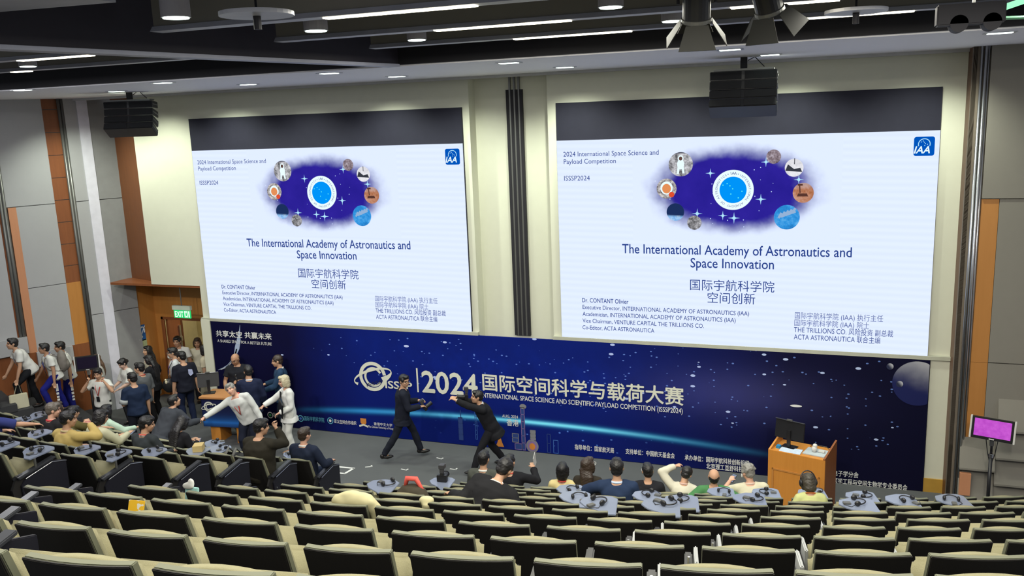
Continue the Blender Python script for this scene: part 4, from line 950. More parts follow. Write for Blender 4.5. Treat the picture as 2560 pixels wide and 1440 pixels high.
def phone(d, i, label, tilt=.6):
    pc, dd, up = d['hand'][i]; c = pc - up * .03 + dd * .03; R = Matrix((dd.cross(up).normalized(), dd, up)).transposed()
    o = MB().box((0, 0, 0), (.075, .15, .010), R=R).build('phone', BLKP, bevel=.003); o.matrix_world = d['M'] @ Matrix.Translation(c)
    s_ = MB().box(R @ Vector((0, 0, .006)), (.066, .138, .001), R=R).build('phone_screen', emit('phone_glow', (.45, .55, .75), .5), o); return tag(o, label, 'phone')
# ---- on the stairs and by the exit
L1 = (-3.08, -2.13, .75)
d = person('person in white t-shirt and black trousers bending forward on the stairs, canvas tote in hand', L1, 150, 1.72, lean=26, lh=(-.24, .34, .66), rh=(.2, .45, .80), lf=(-.1, .26, .23), rf=(.1, -.12, .085), head=(0, -10, 0), top=WT, bottom=(.010, .011, .014), lanyard=mat('lanyard_grey', (.30, .32, .36), .7), badge='dark')
mb = MB(); c = d['hand'][0][0] + Vector((0, 0, -.04))
mb.box(c + Vector((0, .02, -.40)), (.09, .36, .32), top=(.6, .96))
held('tote_bag', d, mb, mat('canvas', (.56, .53, .38), .9, var=.08), 'cream canvas tote bag hanging from the hand of the person climbing the stairs', 'bag', bevel=.015)
tb = bpy.context.scene.objects['tote_bag']
for o_ in (-.07, .07): MB().tube([c + Vector((0, o_ + .02, -.25)), c + Vector((0, o_ * .4, -.08)), c + Vector((0, 0, .02)), c + Vector((.02, o_ * .4, -.08)), c + Vector((.03, o_ + .02, -.25))], [(.012, .004)] * 5, 6).build('bag_strap', mat('canvas', (.56, .53, .38), .9), tb)
d = person('person in white polo and blue track trousers with a grey backpack on the stairs', (-2.70, -1.85, .60), 150, 1.64, lean=14, lh=(-.28, .10, .80), rh=(.24, .34, .86), lf=(-.1, .2, .235), rf=(.1, -.15, .085), head=(-8, -6, 0), top=WT, collar=WT, bottom=(.012, .015, .19), skin='b', lanyard=BLUEL, badge='dark', glasses=GREYM)
def stripes(d, i):
    mb = MB()
    for s_ in (-1,): 
        pass
    return mb
mb = MB(); T = d['T']
bp = fuse(MB().ell(T(0, -.235, .22), (.16, .10, .25)).ell(T(0, -.29, .12), (.12, .07, .13)), .014, 'backpack', mat('backpack_grey', (.20, .18, .16), .85, bump=.2), None, 2, .003)
bp.matrix_world = d['M']; tag(bp, 'grey brown backpack on the shoulders of the person in blue track trousers', 'backpack')
for s_ in (-1, 1): MB().tube([T(s_ * .10, -.16, .40), T(s_ * .115, -.03, .50), T(s_ * .115, .09, .455), T(s_ * .12, .155, .33), T(s_ * .15, .10, .18), T(s_ * .15, -.06, .08), T(s_ * .11, -.17, .06)], [(.024, .010)] * 7, 8).build('shoulder_strap', mat('backpack_grey', (.20, .18, .16), .85), bp, smooth=True)
d2 = person('person in white polo and blue track trousers behind the black monitor on the stairs', (-3.16, -1.10, .30), 150, 1.74, lean=8, head=(-5, 0, 0), top=WT, collar=WT, bottom=(.012, .015, .17), skin='b', hair='short', lh=(-.30, .04, .80))
for q in (d, d2):
    k_ = q['k']; mbs = MB()
    for z_, h_ in ((.66, .16), (.52, .05), (.44, .04), (.37, .04)): mbs.box((-.215 * k_, .02 + (.03 if q is d else 0), z_ * k_), (.012, .05, h_))
    mbs.build('white_stripe', WHITES, q['root'])
person('person with long brown hair and white t-shirt standing behind the black monitor', (-2.60, -.78, 0), 140, 1.66, head=(15, 5, 0), hair='long', hc='lightbrown', fem=True, skin='p', top=WT, bottom=(.05, .05, .06))
d = person('person in white t-shirt holding the red lanyard at the neck with both hands', (-1.63, -1.70, 0), 196, 1.68, head=(5, 12, 0), lh=(-.20, .17, 1.42), rh=(.19, .17, 1.42), lpole=(-.8, .2, -1), rpole=(.8, .2, -1), top=WT, bottom=(.012, .013, .018), lanyard=RED, badge='dark', curl=(1.1, 1.1))
MB().disc((0, 0, 0), .03, .03, n=16).build('shirt_badge', BLKP, d['root'], loc=d['T'](.09, .165, .36))
person('person with tied dark hair looking down, white top, by the grey wall end', (-1.86, -.72, 0), 165, 1.62, head=(0, 28, 0), hair='bun', fem=True, top=WT, sleeve='half', bottom=(.03, .03, .035), lh=(-.10, .32, 1.0), rh=(.12, .30, 1.02), skin='p')
d = person('person seen from behind in a navy t-shirt with one grey sleeve', (-.40, -2.02, 0), 62, 1.74, head=(18, 4, 0), top=(.012, .022, .052), sleeve='half', bottom=(.012, .014, .022), bulk=1.08, lh=(-.14, .24, 1.02), shoe=(.5, .5, .5))
a, b = d['elb'][0], d['T'](-.172, -.005, .428); MB().tube([b.lerp(a, .62), b.lerp(a, .92)], [.088, .090], 16).build('grey_sleeve', cloth((.34, .36, .36)), d['root'], smooth=True)
person('person in a grey t-shirt with red lanyard, just behind the navy t-shirt', (-.82, -1.36, 0), 84, 1.74, head=(20, 0, 0), top=(.10, .105, .11), bottom=(.02, .022, .03), lanyard=RED, sleeve='half')
d = person('person with long black hair and black t-shirt reading a phone held up in front', (-1.36, -.46, 0), 96, 1.64, head=(15, 18, 0), hair='verylong', fem=True, top=BLKC, bottom=(.012, .012, .014), rh=(.22, .30, 1.20), lh=(-.16, .28, .98), skin='p', bulk=1.1)
phone(d, 1, 'white phone held by the long haired person in black near the exit')
person('person in a cream blouse with long dark hair beside the posters', (-1.95, .10, 0), 152, 1.66, head=(10, -5, 0), hair='long', fem=True, top=CRM, sleeve='half', bottom=(.45, .43, .36), legs='dress')
d = person('person in white polo and glasses wearing a purple lanyard, facing the stairs', (-1.00, -.12, 0), 128, 1.74, head=(0, 4, 0), top=(.62, .64, .66), collar=WT, bottom=(.012, .012, .016), lanyard=PURL, glasses=GREYM, lh=(-.27, .02, .80))
T = d['T']; bg = fuse(MB().ell(T(-.30, .16, -.02), (.10, .15, .17)), .016, 'shoulder_bag', BLKP, None, 2, .003); bg.matrix_world = d['M']; tag(bg, 'black shoulder bag hanging beside the person in glasses and white polo', 'bag')
MB().tube([T(-.30, .16, .10), T(-.21, .16, .30), T(-.13, .05, .49), T(-.15, -.08, .42)], .008, 6).build('bag_strap', BLKP, bg)
e = MB().ell(T(-.37, .21, .08), (.03, .03, .045)).ell(T(-.37, .22, .135), (.024,) * 3).build('plush_charm', mat('cream_plush', (.66, .60, .42), .9), bg, smooth=True)
person('tall person in white t-shirt standing in front of the open exit door', (-1.56, .66, 0), 205, 1.78, head=(-10, 4, 0), top=WT, bottom=(.03, .03, .04), lanyard=BLUEL, skin='b')
person('person with long dark hair half hidden behind the tall person at the exit', (-1.30, 1.02, 0), 212, 1.66, head=(0, 5, 0), hair='long', fem=True, hc='brown', top=CRM, bottom=(.05, .05, .06), skin='b')
d = person('person seen from behind in a black t-shirt with a pale print and blue jeans', (-.44, -.50, 0), 66, 1.78, head=(25, 6, 0), top=(.010, .011, .020), sleeve='half', bottom=(.010, .016, .045), bulk=1.1, rh=(.27, .0, .80))
MB().prism([d['T'](x_, -.158, t_) for x_, t_ in ((.02, .40), (.11, .38), (.13, .28), (.06, .24), (.02, .30))], d['B'] @ Vector((0, -.004, 0))).build('back_print', mat('print_lavender', (.42, .46, .68), .8, var=.4, scale=20), d['root'])
person('person in a pale dress half hidden by the white post at the exit', (-.66, .46, 0), 300, 1.66, hair='bob', hc='black', fem=True, top=(.50, .45, .33), bottom=(.50, .45, .33), sleeve='short', legs='dress', shoe=(.03, .03, .03))
# ---- on the stage
d = person('bald person in black t-shirt and dark glasses behind the monitor desk, holding a microphone', (.86, -.30, 0), 205, 1.78, head=(-25, 22, 0), hair='bald', hc='black', skin='b', top=(.012, .013, .018), bottom=(.012, .012, .015), bulk=1.16, lh=(-.06, .30, 1.16), rh=(.24, .26, .98), glasses=BLKP, curl=(1.2, .5))
c = d['hand'][0][0]; held('microphone', d, MB().cyl(c + Vector((-.02, .05, -.05)), c + Vector((.0, .07, .12)), .014, 10).ell(c + Vector((.0, .073, .15)), .026), BLKP, 'black microphone in the hand of the bald person at the desk', 'microphone', smooth=True)
person('person seen from behind in a dark navy suit beside the monitor desk', (1.80, -1.16, 0), 30, 1.78, head=(14, 0, 0), top=(.010, .015, .042), sleeve='jacket', hem=-.20, bottom=(.012, .013, .022), collar=(.62, .66, .72), lh=(-.16, .30, 1.02), rh=(.24, .12, .86), bulk=1.04)
person('balding person in blue suit and brown shoes holding out a hand by the banner', (1.98, -.34, 0), 124, 1.80, head=(0, 6, 0), hair='buzz', hc='brown', top=(.016, .040, .085), sleeve='jacket', hem=-.20, bottom=(.012, .018, .035), collar=(.66, .68, .70), lh=(-.16, .36, 1.02), rh=(.12, .34, 1.08), shoe=(.10, .035, .022))
d = person('person with blond bob in a white trouser suit carrying a black folder', (2.84, -1.36, 0), 140, 1.72, head=(-8, 8, 0), hair='bob', hc='blond', fem=True, skin='c', top=(.64, .64, .62), sleeve='jacket', hem=-.19, bottom=(.62, .62, .58), slit=(.014, .014, .016), lh=(-.12, .22, .98), rh=(.16, .50, 1.08), shoe=(.30, .18, .10), curl=(1.0, .35))
T = d['T']; held('folder', d, MB().box(T(-.10, .185, .13), (.25, .025, .34), R=Matrix.Rotation(math.radians(-22), 3, 'Y')), mat('folder_black', (.010, .010, .014), .45), 'black folder held flat against the front of the white suit', 'folder', bevel=.004)
clasp = Vector(atZ(503, 1049, 1.02))
l20, l21 = (2.24, -1.86, 0), (1.16, -2.86, 0)
person('grey haired person in white shirt and red lanyard leaning over to shake hands', l20, 188, 1.78, lean=17, side=17, head=(12, -6, 10), hair='short', hc='grey', skin='c', top=(.56, .57, .55), sleeve='long', collar=(.56, .57, .55), bottom=(.012, .015, .030), lanyard=RED, badge=False, bulk=1.14, rh=inv(l20, 188, clasp, 1.78), lh=(-.36, .10, .86), curl=(.5, .9))
person('person in dark grey suit seen from behind, bending forward to shake hands', l21, -6, 1.74, lean=40, head=(-25, -20, 0), top=(.040, .044, .054), sleeve='jacket', hem=-.20, bottom=(.030, .032, .040), bulk=1.16, rh=inv(l21, -6, clasp - Vector((.03, .0, .01)), 1.74), lh=(-.30, .30, .78), hc='black', hip=(0, -.16, .92), curl=(.5, .9))
d = person('photographer in black suit striding past the logo with a camera hanging at the chest', (5.20, -1.00, 0), -58, 1.78, lean=5, head=(-55, 4, 0), top=(.010, .012, .022), sleeve='jacket', hem=-.20, bottom=(.010, .012, .020), glasses=BLKP, rh=(.14, .34, 1.08), lh=(-.12, .34, 1.12), lf=(-.09, .34, .085), rf=(.09, -.42, .15), rknee=(.1, 1, -.1), curl=(.8, .8))
def camera_thing(d, c, label, look=(0, 1, 0), flash=True):
    R = Vector(look).to_track_quat('Y', 'Z').to_matrix(); root = thing('camera', label, 'camera'); root.matrix_world = d['M'] @ Matrix.Translation(c) if d else Matrix.Translation(c)
    MB().box((0, 0, 0), (.135, .06, .09), R=R).box(R @ Vector((0, .0, .055)), (.06, .055, .035), R=R, top=(.7, .7)).build('camera_body', BLKP, root, bevel=.006)
    MB().cyl(R @ Vector((0, .03, -.005)), R @ Vector((0, .15, -.005)), .038, 16).cyl(R @ Vector((0, .15, -.005)), R @ Vector((0, .17, -.005)), .044, 16).build('lens', BLKP, root, bevel=.003)
    if flash: MB().box(R @ Vector((0, 0, .10)), (.05, .05, .06), R=R).box(R @ Vector((0, .02, .155)), (.075, .09, .055), R=R).build('flash', mat('flash_grey', (.05, .05, .055), .4), root, bevel=.005); MB().box(R @ Vector((0, .066, .155)), (.066, .004, .045), R=R).build('flash_window', WHTP, root)
    return root
camera_thing(d, d['T'](.06, .42, .13), 'black camera with flash carried by the striding photographer', (-.25, .8, .45))
d = person('photographer in black suit crouching to shoot with a camera at the eye', (7.02, -1.02, 0), 122, 1.74, lean=24, head=(0, -12, 0), top=BLKC, sleeve='jacket', hem=-.22, bottom=BLKC, collar=(.66, .70, .74), lh=(-.06, .60, 1.46), rh=(.07, .58, 1.47), hip=(0, -.05, .86), lf=(-.16, .36, .085), rf=(.22, -.30, .085), bulk=1.08, curl=(.9, .9))
camera_thing(d, d['Hd'](0, .19, .0) + Vector((0, 0, -.0)), 'black camera held at the eye of the crouching photographer', d['Bh'] @ Vector((0, 1, 0)))
for i in (0, 1): w_, e_ = d['wr'][i], d['elb'][i]; MB().tube([w_.lerp(e_, .03), w_.lerp(e_, .16)], [.036, .038], 12).build('shirt_cuff', WHITES, d['root'], smooth=True)
# ---- in the seats
def sitter(nm, label, dx=0., fwd=0., **kw):
    b, k, s_ = SIT[nm]
    if b == 'left': s0, w, off = LEFT[k]; s_ = s0 - (.53 if w == 'n' else .57) * s_
    else: off = 0.
    P, a = arc(k, s_ + dx, off - .285 - fwd); P.z = zfl(k)
    return person(label, P, math.degrees(a), sit=True, **kw)
JK = dict(sleeve='jacket', hem=-.13)
sitter('grey_suit', 'seated person in olive grey suit seen from behind, near the walking photographer', H=1.70, top=(.075, .080, .068), bottom=(.06, .06, .055), collar=WT, head=(-6, 2, 0), **JK)
d = sitter('dark_papers', 'seated person in black suit and red lanyard holding white papers', H=1.66, side=-6, top=BLKC, bottom=BLKC, lanyard=RED, rh=(.24, .34, 1.02), head=(-10, 10, 0), **JK)
c = d['hand'][1][0]; held('paper', d, MB().box(c + Vector((.02, .06, .06)), (.005, .15, .21), R=Matrix.Rotation(.35, 3, 'X')), WHTP, 'white sheets held up by the seated person with a red lanyard', 'paper')
d = sitter('black_track', 'broad seated person in black jacket with white piping, leaning sideways', H=1.66, dx=.08, lean=34, side=24, head=(-22, 18, -6), hair='buzz', top=(.012, .014, .012), bottom=BLKC, bulk=1.28, lh=(-.36, .20, .80), rh=(.34, .3, .68), **JK)
T = d['T']; MB().tube([T(-.20, -.075, .395), T(-.12, -.085, .445), T(-.05, -.082, .485), T(.04, -.080, .488)], .006, 6).build('white_piping', WHITES, d['root']); MB().tube([T(.055, -.055, .50), T(.085, .01, .485), T(.075, .075, .455), T(.03, .13, .40)], .010, 6).build('white_collar_edge', WHITES, d['root'])
sitter('yellow_girl', 'seated person in pale yellow top with dark bobbed hair', dx=.12, H=1.58, hair='bob', fem=True, top=(.60, .50, .24), bottom=(.1, .1, .1), lanyard=RED, lean=-6)
sitter('long_hair', 'seated person with very long dark hair in a dark brown top', H=1.68, hair='verylong', hc='brown', fem=True, top=(.030, .024, .018), bottom=BLKC, head=(-38, -4, 0), sleeve='long', glasses=WHTP)
sitter('navy_suit', 'seated person in navy suit with pale blue collar, one elbow out', H=1.68, dx=.03, top=(.016, .030, .070), bottom=NAVY, collar=(.50, .60, .78), bulk=1.12, lh=(-.30, .34, .80), lpole=(-1., -.4, -.1), head=(6, 2, 0), glasses=GREYM, **JK)
sitter('black_suit', 'seated person in black suit with glasses, between the navy suit and the raised arm', H=1.60, top=(.014, .014, .018), bottom=BLKC, head=(10, 2, 0), glasses=WHTP, **JK)
sitter('white_sleeve', 'seated person in cream shirt with one arm raised, hand on the forehead', dx=-.13, H=1.54, lean=12, side=8, head=(-12, 20, 10), top=(.60, .57, .46), sleeve='long', collar=(.60, .40, .34), bottom=(.1, .1, .1), lh=(-.06, .20, 1.30), lpole=(-.75, .15, .9), rh=(.13, .22, 1.02), curl=(.9, 1.1))
sitter('green', 'seated balding person in green t-shirt', H=1.58, lean=-8, hair='bald', hc='black', top=(.065, .20, .075), bottom=(.05, .05, .05), bulk=1.10, lh=(-.42, .12, .84), rh=(.44, .14, .88), sleeve='half', head=(0, -8, 0))
d = sitter('grey_curls', 'seated person with curly grey hair and cream polo holding a phone', dx=.05, H=1.60, lean=6, side=-4, head=(32, 8, 0), hair='curls', hc='grey', skin='c', top=(.58, .54, .40), collar=(.62, .46, .38), bottom=(.1, .1, .1), bulk=1.12, lh=(-.30, .30, .98), glasses=BLKP, sleeve='half', curl=(1., .5))
phone(d, 0, 'phone in a pale case held up by the person with curly grey hair')
MB().ell(d['Hd'](-.084, .03, -.03), (.012, .02, .03)).build('earpiece', WHTP, d['root'], smooth=True)
d = sitter('headset_girl', 'seated person with short hair and headphones in a lime top by the podium', dx=.07, H=1.46, lean=14, head=(8, 22, 0), hair='bob', hc='olive', fem=True, top=(.48, .50, .22), bottom=(.1, .1, .1), lanyard=mat('lanyard_orange', (.70, .16, .03), .7))
MB().tube([d['Hd'](.10 * math.cos(a), -.005, .03 + .115 * math.sin(a)) for a in [PI * i / 12 for i in range(13)]], .007, 6).ell(d['Hd'](-.098, .0, -.01), (.022, .04, .045)).ell(d['Hd'](.098, .0, -.01), (.022, .04, .045)).build('headphones', BLKP, d['root'], smooth=True)
sitter('navy_end', 'seated person with greying brown hair in navy suit, at the aisle end up front', H=1.76, head=(-12, 4, 0), hc='brown', skin='c', top=(.012, .018, .038), bottom=NAVY, collar=WT, rh=(.28, .28, .72), bulk=1.1, **JK)
sitter('brown_suit', 'heavy seated person in dark brown suit, hand raised to the face', H=1.84, lean=6, head=(-35, 6, 0), top=(.026, .023, .016), bottom=(.05, .055, .05), bulk=1.26, rh=(.10, .30, 1.14), rpole=(.6, .2, -1), curl=(.5, 1.2), **JK)
d = sitter('black_hair', 'seated person with long black hair looking down at a phone', dx=-.06, fwd=.1, H=1.62, lean=14, head=(-5, 30, 0), hair='verylong', fem=True, top=BLKC, bottom=BLKC, sleeve='long', rh=(.14, .34, .80), lh=(-.04, .36, .80))
phone(d, 1, 'small phone in the hands of the seated person with long black hair')
sitter('suit_boy', 'seated person in charcoal suit with red lanyard looking sideways', H=1.70, head=(-42, 12, 0), top=(.034, .040, .044), bottom=(.03, .03, .035), collar=WT, lanyard=RED, **JK)
d = sitter('cream_girl', 'seated person in cream top with dark bobbed hair using a phone', H=1.66, dx=.08, lean=8, head=(-30, 18, 0), hair='bob', fem=True, top=(.48, .47, .32), bottom=(.1, .1, .12), sleeve='long', rh=(.20, .44, .84), lh=(.02, .40, .80))
phone(d, 1, 'pale phone held over the lap by the seated person in the cream top')
sitter('mint_girl', 'seated person in mint green shirt with dark hair, front row', H=1.62, hair='bob', fem=True, top=(.44, .58, .46), bottom=(.05, .05, .06), sleeve='long', head=(10, 8, 0), rh=(.30, .40, .80))
sitter('yellow_shirt', 'seated person in mustard shirt with thinning hair and a hand on the cheek', H=1.68, head=(-32, 8, 0), top=(.50, .37, .13), bottom=(.06, .05, .04), sleeve='long', collar=(.55, .45, .25), rh=(.16, .24, 1.10), rpole=(1, .4, -.6), curl=(.5, 1.2), bulk=1.1)
sitter('grey_hair', 'seated person with short ash grey hair, black shirt and red lanyard', H=1.68, dx=.24, head=(-32, 10, 0), hc='ash', skin='c', top=(.014, .013, .015), bottom=BLKC, collar=(.50, .05, .06))
sitter('dark_head', 'seated person with long dark hair below the tote bag', H=1.58, dx=.05, hair='long', fem=True, hc='brown', top=(.03, .025, .03), bottom=BLKC)
sitter('pattern', 'seated person in patterned olive shirt, arm over the writing tablet', H=1.56, dx=-.1, head=(0, 12, 0), top=(.085, .070, .022), bottom=BLKC, rh=(.36, .46, .82))
sitter('edge', 'seated person in a blue long sleeved top, mostly out of the frame', H=1.7, top=(.03, .04, .16), sleeve='half', bottom=BLKC, rh=(.36, .50, .80))
# ================================================================== THINGS ON THE STAGE AND ALONG THE WALLS
def atX(px, py, X): d = ray(px, py); return CAM + d * ((X - CAM.x) / d.x)
def atW(px, py, off): d = ray(px, py); n = Vector((.883, -.469, 0)); return CAM + d * ((-2.77 + off - n.dot(CAM)) / n.dot(d))
# podium at the right
pod = thing('podium', 'orange wooden podium with a framed front panel, before the dark banner end', 'podium', (12.63, -1.25, 0), math.radians(-17))
w, dp, h = .92, .60, 1.06
MB().bb((-w / 2, -dp / 2, 0), (w / 2, -dp / 2 + .03, h)).build('front_panel', WOODP, pod, bevel=.004)
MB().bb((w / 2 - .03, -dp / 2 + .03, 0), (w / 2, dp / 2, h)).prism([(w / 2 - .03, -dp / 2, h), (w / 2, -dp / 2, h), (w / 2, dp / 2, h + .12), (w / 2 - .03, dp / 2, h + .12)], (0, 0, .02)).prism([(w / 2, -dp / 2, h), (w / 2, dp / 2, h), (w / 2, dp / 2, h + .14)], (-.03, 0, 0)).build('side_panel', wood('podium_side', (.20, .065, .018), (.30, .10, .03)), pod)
MB().bb((-w / 2, -dp / 2 + .03, 0), (-w / 2 + .03, dp / 2, h)).prism([(-w / 2, -dp / 2, h), (-w / 2, dp / 2, h), (-w / 2, dp / 2, h + .14)], (.03, 0, 0)).build('side_panel', WOODP, pod)
MB().bb((-w / 2 + .03, -dp / 2 + .03, h - .05), (w / 2 - .03, dp / 2, h - .02)).build('top', WOODP, pod)
fr = MB(); x0, x1, z0, z1, y_ = -w / 2 + .07, w / 2 - .07, .10, .76, -dp / 2 - .012
for a, b in (((x0, y_, z1 - .03), (x1, y_ + .013, z1)), ((x0, y_, z0), (x1, y_ + .013, z0 + .03)), ((x0, y_, z0), (x0 + .03, y_ + .013, z1)), ((x1 - .03, y_, z0), (x1, y_ + .013, z1))): fr.bb(a, b)
fr.build('panel_moulding', WOODO, pod, bevel=.003)
def on(par, p): return par.matrix_world @ Vector(p) if False else Matrix.Translation(par.location) @ Matrix.Rotation(par.rotation_euler.z, 4, 'Z') @ Vector(p)
def desk_monitor(loc, rz, label, W_=.50, H_=.31, tilt=-8, group=None):
    m = thing('monitor', label, 'monitor', loc, rz); R = Matrix.Rotation(math.radians(tilt), 3, 'X')
    MB().box((0, 0, .12 + H_ / 2 + .02), (W_, .03, H_), R=R).build('housing', BLKP, m, bevel=.004)
    MB().box((0, 0.0, .14 + H_ + .006), (W_, .032, .008), R=R).build('top_edge', STEEL, m)
    MB().bb((-.03, -.05, 0), (.03, -.02, .30)).bb((-.12, -.10, 0), (.12, .08, .015)).build('stand', BLKP, m, bevel=.003)
    MB().box((0, -.02, .16 + H_), (.09, .03, .025)).build('webcam', GREYM, m); return m
desk_monitor(on(pod, (-.22, .02, h - .02)), math.radians(-24), 'black monitor seen from behind on the orange podium')
tag(MB().box(on(pod, (-.14, -.15, h - .012)), (.34, .22, .014), R=Matrix.Rotation(-.2, 3, 'Z')).build('papers', mat('paper_pale', (.52, .60, .72), .7, var=.25, scale=30)), 'pale printed papers under the monitor on the podium', 'papers')
tag(MB().box(on(pod, (-.36, -.10, h - .0)), (.06, .08, .05), R=Matrix.Rotation(-.3, 3, 'Z')).build('box', mat('box_blue', (.02, .22, .45), .5)), 'small blue box at the edge of the podium top', 'box')
dc = thing('document_camera', 'white document camera on a tray at one end of the podium top', 'document camera', on(pod, (.24, -.02, h - .02)), math.radians(-17))
MB().bb((-.19, -.14, 0), (.16, .16, .02)).build('tray', mat('tray_pale', (.45, .50, .52), .5), dc, bevel=.004); MB().ell((-.04, 0, .07), (.045, .045, .05)).cyl((-.04, 0, .02), (-.04, 0, .06), .03).ell((-.035, .01, .12), (.038, .04, .035)).build('camera_head', WHTP, dc, smooth=True); MB().box((.07, .02, .04), (.10, .05, .03)).build('remote', WHTP, dc, bevel=.005)
MB().tube([(-.16, .17, .03), (-.1, .18, .07), (.1, .18, .07), (.17, .14, .03)], .006, 6).build('cable', BLKP, dc)
# desk at the left end of the banner, wrapped in a printed cloth
dk = thing('desk', 'wooden desk at the stair end of the banner, front wrapped in a dark blue print', 'desk', (1.08, -.92, 0), math.radians(8))
MB().bb((-.52, -.25, .36), (.52, .25, .98)).bb((-.40, -.22, .0), (-.18, .20, .36)).bb((.2, -.22, .0), (.42, .20, .36)).build('carcass', WOODP, dk); MB().bb((-.56, -.30, .98), (.56, .28, 1.02)).build('desk_top', wood('desk_top_wood', (.40, .17, .06), (.52, .26, .10)), dk, bevel=.004)
k_ = NT('desk_print'); p_ = k_.pos(); sp_ = k_.n('ShaderNodeSeparateXYZ'); k_.put(sp_.inputs[0], p_)
g_ = k_.math('POWER', 2.718, k_.math('MULTIPLY', k_.math('POWER', k_.math('ABSOLUTE', k_.math('SUBTRACT', sp_.outputs[2], .46)), 1.), -14.))
k_.bsdf(k_.mix(g_, (.006, .008, .05, 1), (.02, .16, .55, 1)), .5); 
wr = MB().bb((-.53, -.262, .36), (.53, -.25, .97)).bb((-.532, -.262, .36), (-.52, .25, .97)).bb((.52, -.262, .36), (.532, .25, .97)).build('print_wrap', k_.m, dk)
MB().ring((-.36, -.266, .80), .085, .115, a0=.3, a1=5.6).ring((-.355, -.266, .795), .055, .075, a0=.8, a1=6.).build('ring_logo', BT, wr)
MB().tube([(-.36 + .17 * math.cos(a), -.268, .80 + .05 * math.sin(a) + .04 * math.cos(a)) for a in [2 * PI * i / 24 for i in range(24)]], .008, 6, closed=True).build('orbit_band', BT, wr)
desk_monitor(Vector((.62, -1.0, 1.02)), math.radians(32), 'black monitor seen from behind on the printed desk', .44, .30, -14)
tag(MB().box((1.42, -.98, 1.05), (.22, .16, .05), R=Matrix.Rotation(.3, 3, 'Z')).build('mixer', mat('mixer_grey', (.40, .45, .52), .4)), 'small grey control box on the printed desk', 'control box')
# monitors on poles
def pole_monitor(loc, rz, label, scr_mat, hh, W_=.56, H_=.36, roll=0.):
    m = thing('monitor', label, 'monitor', loc, rz); Rr = Matrix.Rotation(roll, 3, 'Y') @ Matrix.Rotation(math.radians(-6), 3, 'X'); c = Vector((0, 0, hh))
    MB().box(c, (W_, .05, H_), R=Rr).build('housing', BLKP, m, bevel=.005)
    MB().box(c + Rr @ Vector((0, -.027, .01)), (W_ - .07, .004, H_ - .07), R=Rr).build('display', scr_mat, m)
    for s_ in (-1, 1): MB().box(c + Rr @ Vector((s_ * (W_ / 2 + .012), 0, 0)), (.026, .055, H_ + .01), R=Rr).build('side_frame', WHTP, m, bevel=.004)
    MB().box(c + Rr @ Vector((0, -.03, -H_ / 2 + .018)), (.07, .006, .016), R=Rr).build('name_plate', WHTP, m)
    MB().cyl((0, .04, .05), (0, .04, hh - .42), .026).cyl((0, .04, hh - .42), (0, .04, hh - .18), .018).build('pole', BLKP, m, smooth=True)
    MB().cyl((0, .04, hh - .46), (0, .04, hh - .40), .036).box((0, .045, hh - .22), (.06, .08, .10)).build('clamp', STEEL, m, bevel=.004)
    for s_ in (-1, 1): MB().tube([(s_ * .08, .03, hh - .18), (s_ * .05, .05, hh - .4), (0, .07, hh - .62)], .006, 6).build('cable', BLKP, m)
    for i in range(3): a = 2 * PI * i / 3 + .5; MB().cyl((0, .04, .28), (.36 * math.cos(a), .04 + .36 * math.sin(a), .015), .014, 8).build('foot', BLKP, m)
    return m
k_ = NT('magenta_display'); p_ = k_.pos(); f_ = k_.noise(p_, 14., 4.); e_ = k_.n('ShaderNodeEmission'); k_.put(e_.inputs[0], k_.mix(f_, (.33, .025, .40, 1), (.62, .13, .66, 1))); e_.inputs[1].default_value = 1.15; k_.t.links.new(e_.outputs[0], k_.out.inputs[0])
pole_monitor((15.33, -1.35, 0), math.radians(-14), 'monitor with a glowing magenta display on a pole by the taupe wall', k_.m, 1.68, .56, .335, .03)
pole_monitor((-2.12, -1.52, 0), math.radians(40), 'monitor with a dark display on a pole by the stairs', mat('display_off', (.012, .008, .025), .2), 1.66, .46, .32)
# exit sign, posters
q0, q1 = atY(434, 766, .25), atY(478, 796, .25); wx, hz_ = abs(q1.x - q0.x), abs(q0.z - q1.z); cx_ = (q0.x + q1.x) / 2
ex = thing('exit_sign', 'lit green exit sign hanging in the alcove above the open door', 'sign', (cx_, .25, q1.z))
MB().bb((-wx / 2 - .02, -.04, .19), (wx / 2 + .02, .04, .29)).build('housing', mat('sign_housing', (.45, .50, .42), .5), ex, bevel=.005); MB().bb((-wx / 2, -.012, 0), (wx / 2, .012, .19)).build('panel', emit('exit_green', (.02, .62, .16), 1.1), ex)
V, F, a, b, _ = glyphs('EXIT', .03); sx_ = wx * .52 / (b - a); MB().raw([(-wx * .44 + (u - a) * sx_, -.016, .025 + v * .19) for u, v in V], F).build('lettering', emit('exit_white', (.75, 1, .8), 1.2), ex)
MB().raw([(wx * .14, -.015, .02), (wx * .34, -.015, .02), (wx * .34, -.015, .17), (wx * .14, -.015, .17)], [(0, 1, 2, 3)]).raw([(wx * .38, -.015, .02), (wx * .46, -.015, .02), (wx * .46, -.015, .17), (wx * .38, -.015, .17)], [(0, 1, 2, 3)]).build('pictogram_field', emit('exit_white', (.75, 1, .8), 1.2), ex)
MB().disc((wx * .26, -.018, .145), .012, .012, n=10).raw([(wx * .19, -.018, .12), (wx * .31, -.018, .125), (wx * .29, -.018, .07), (wx * .33, -.018, .03), (wx * .27, -.018, .06), (wx * .19, -.018, .035), (wx * .22, -.018, .075)], [(0, 1, 2), (0, 2, 6), (2, 3, 4), (6, 4, 5), (6, 2, 4)]).build('running_figure', emit('exit_green', (.02, .62, .16), 1.1), ex)
MB().cyl((0, 0, .28), (0, 0, 3.06 - q1.z), .012, 8).build('rod', GREYM, ex)
SB = mat('sign_blue', (.012, .11, .36), .45)
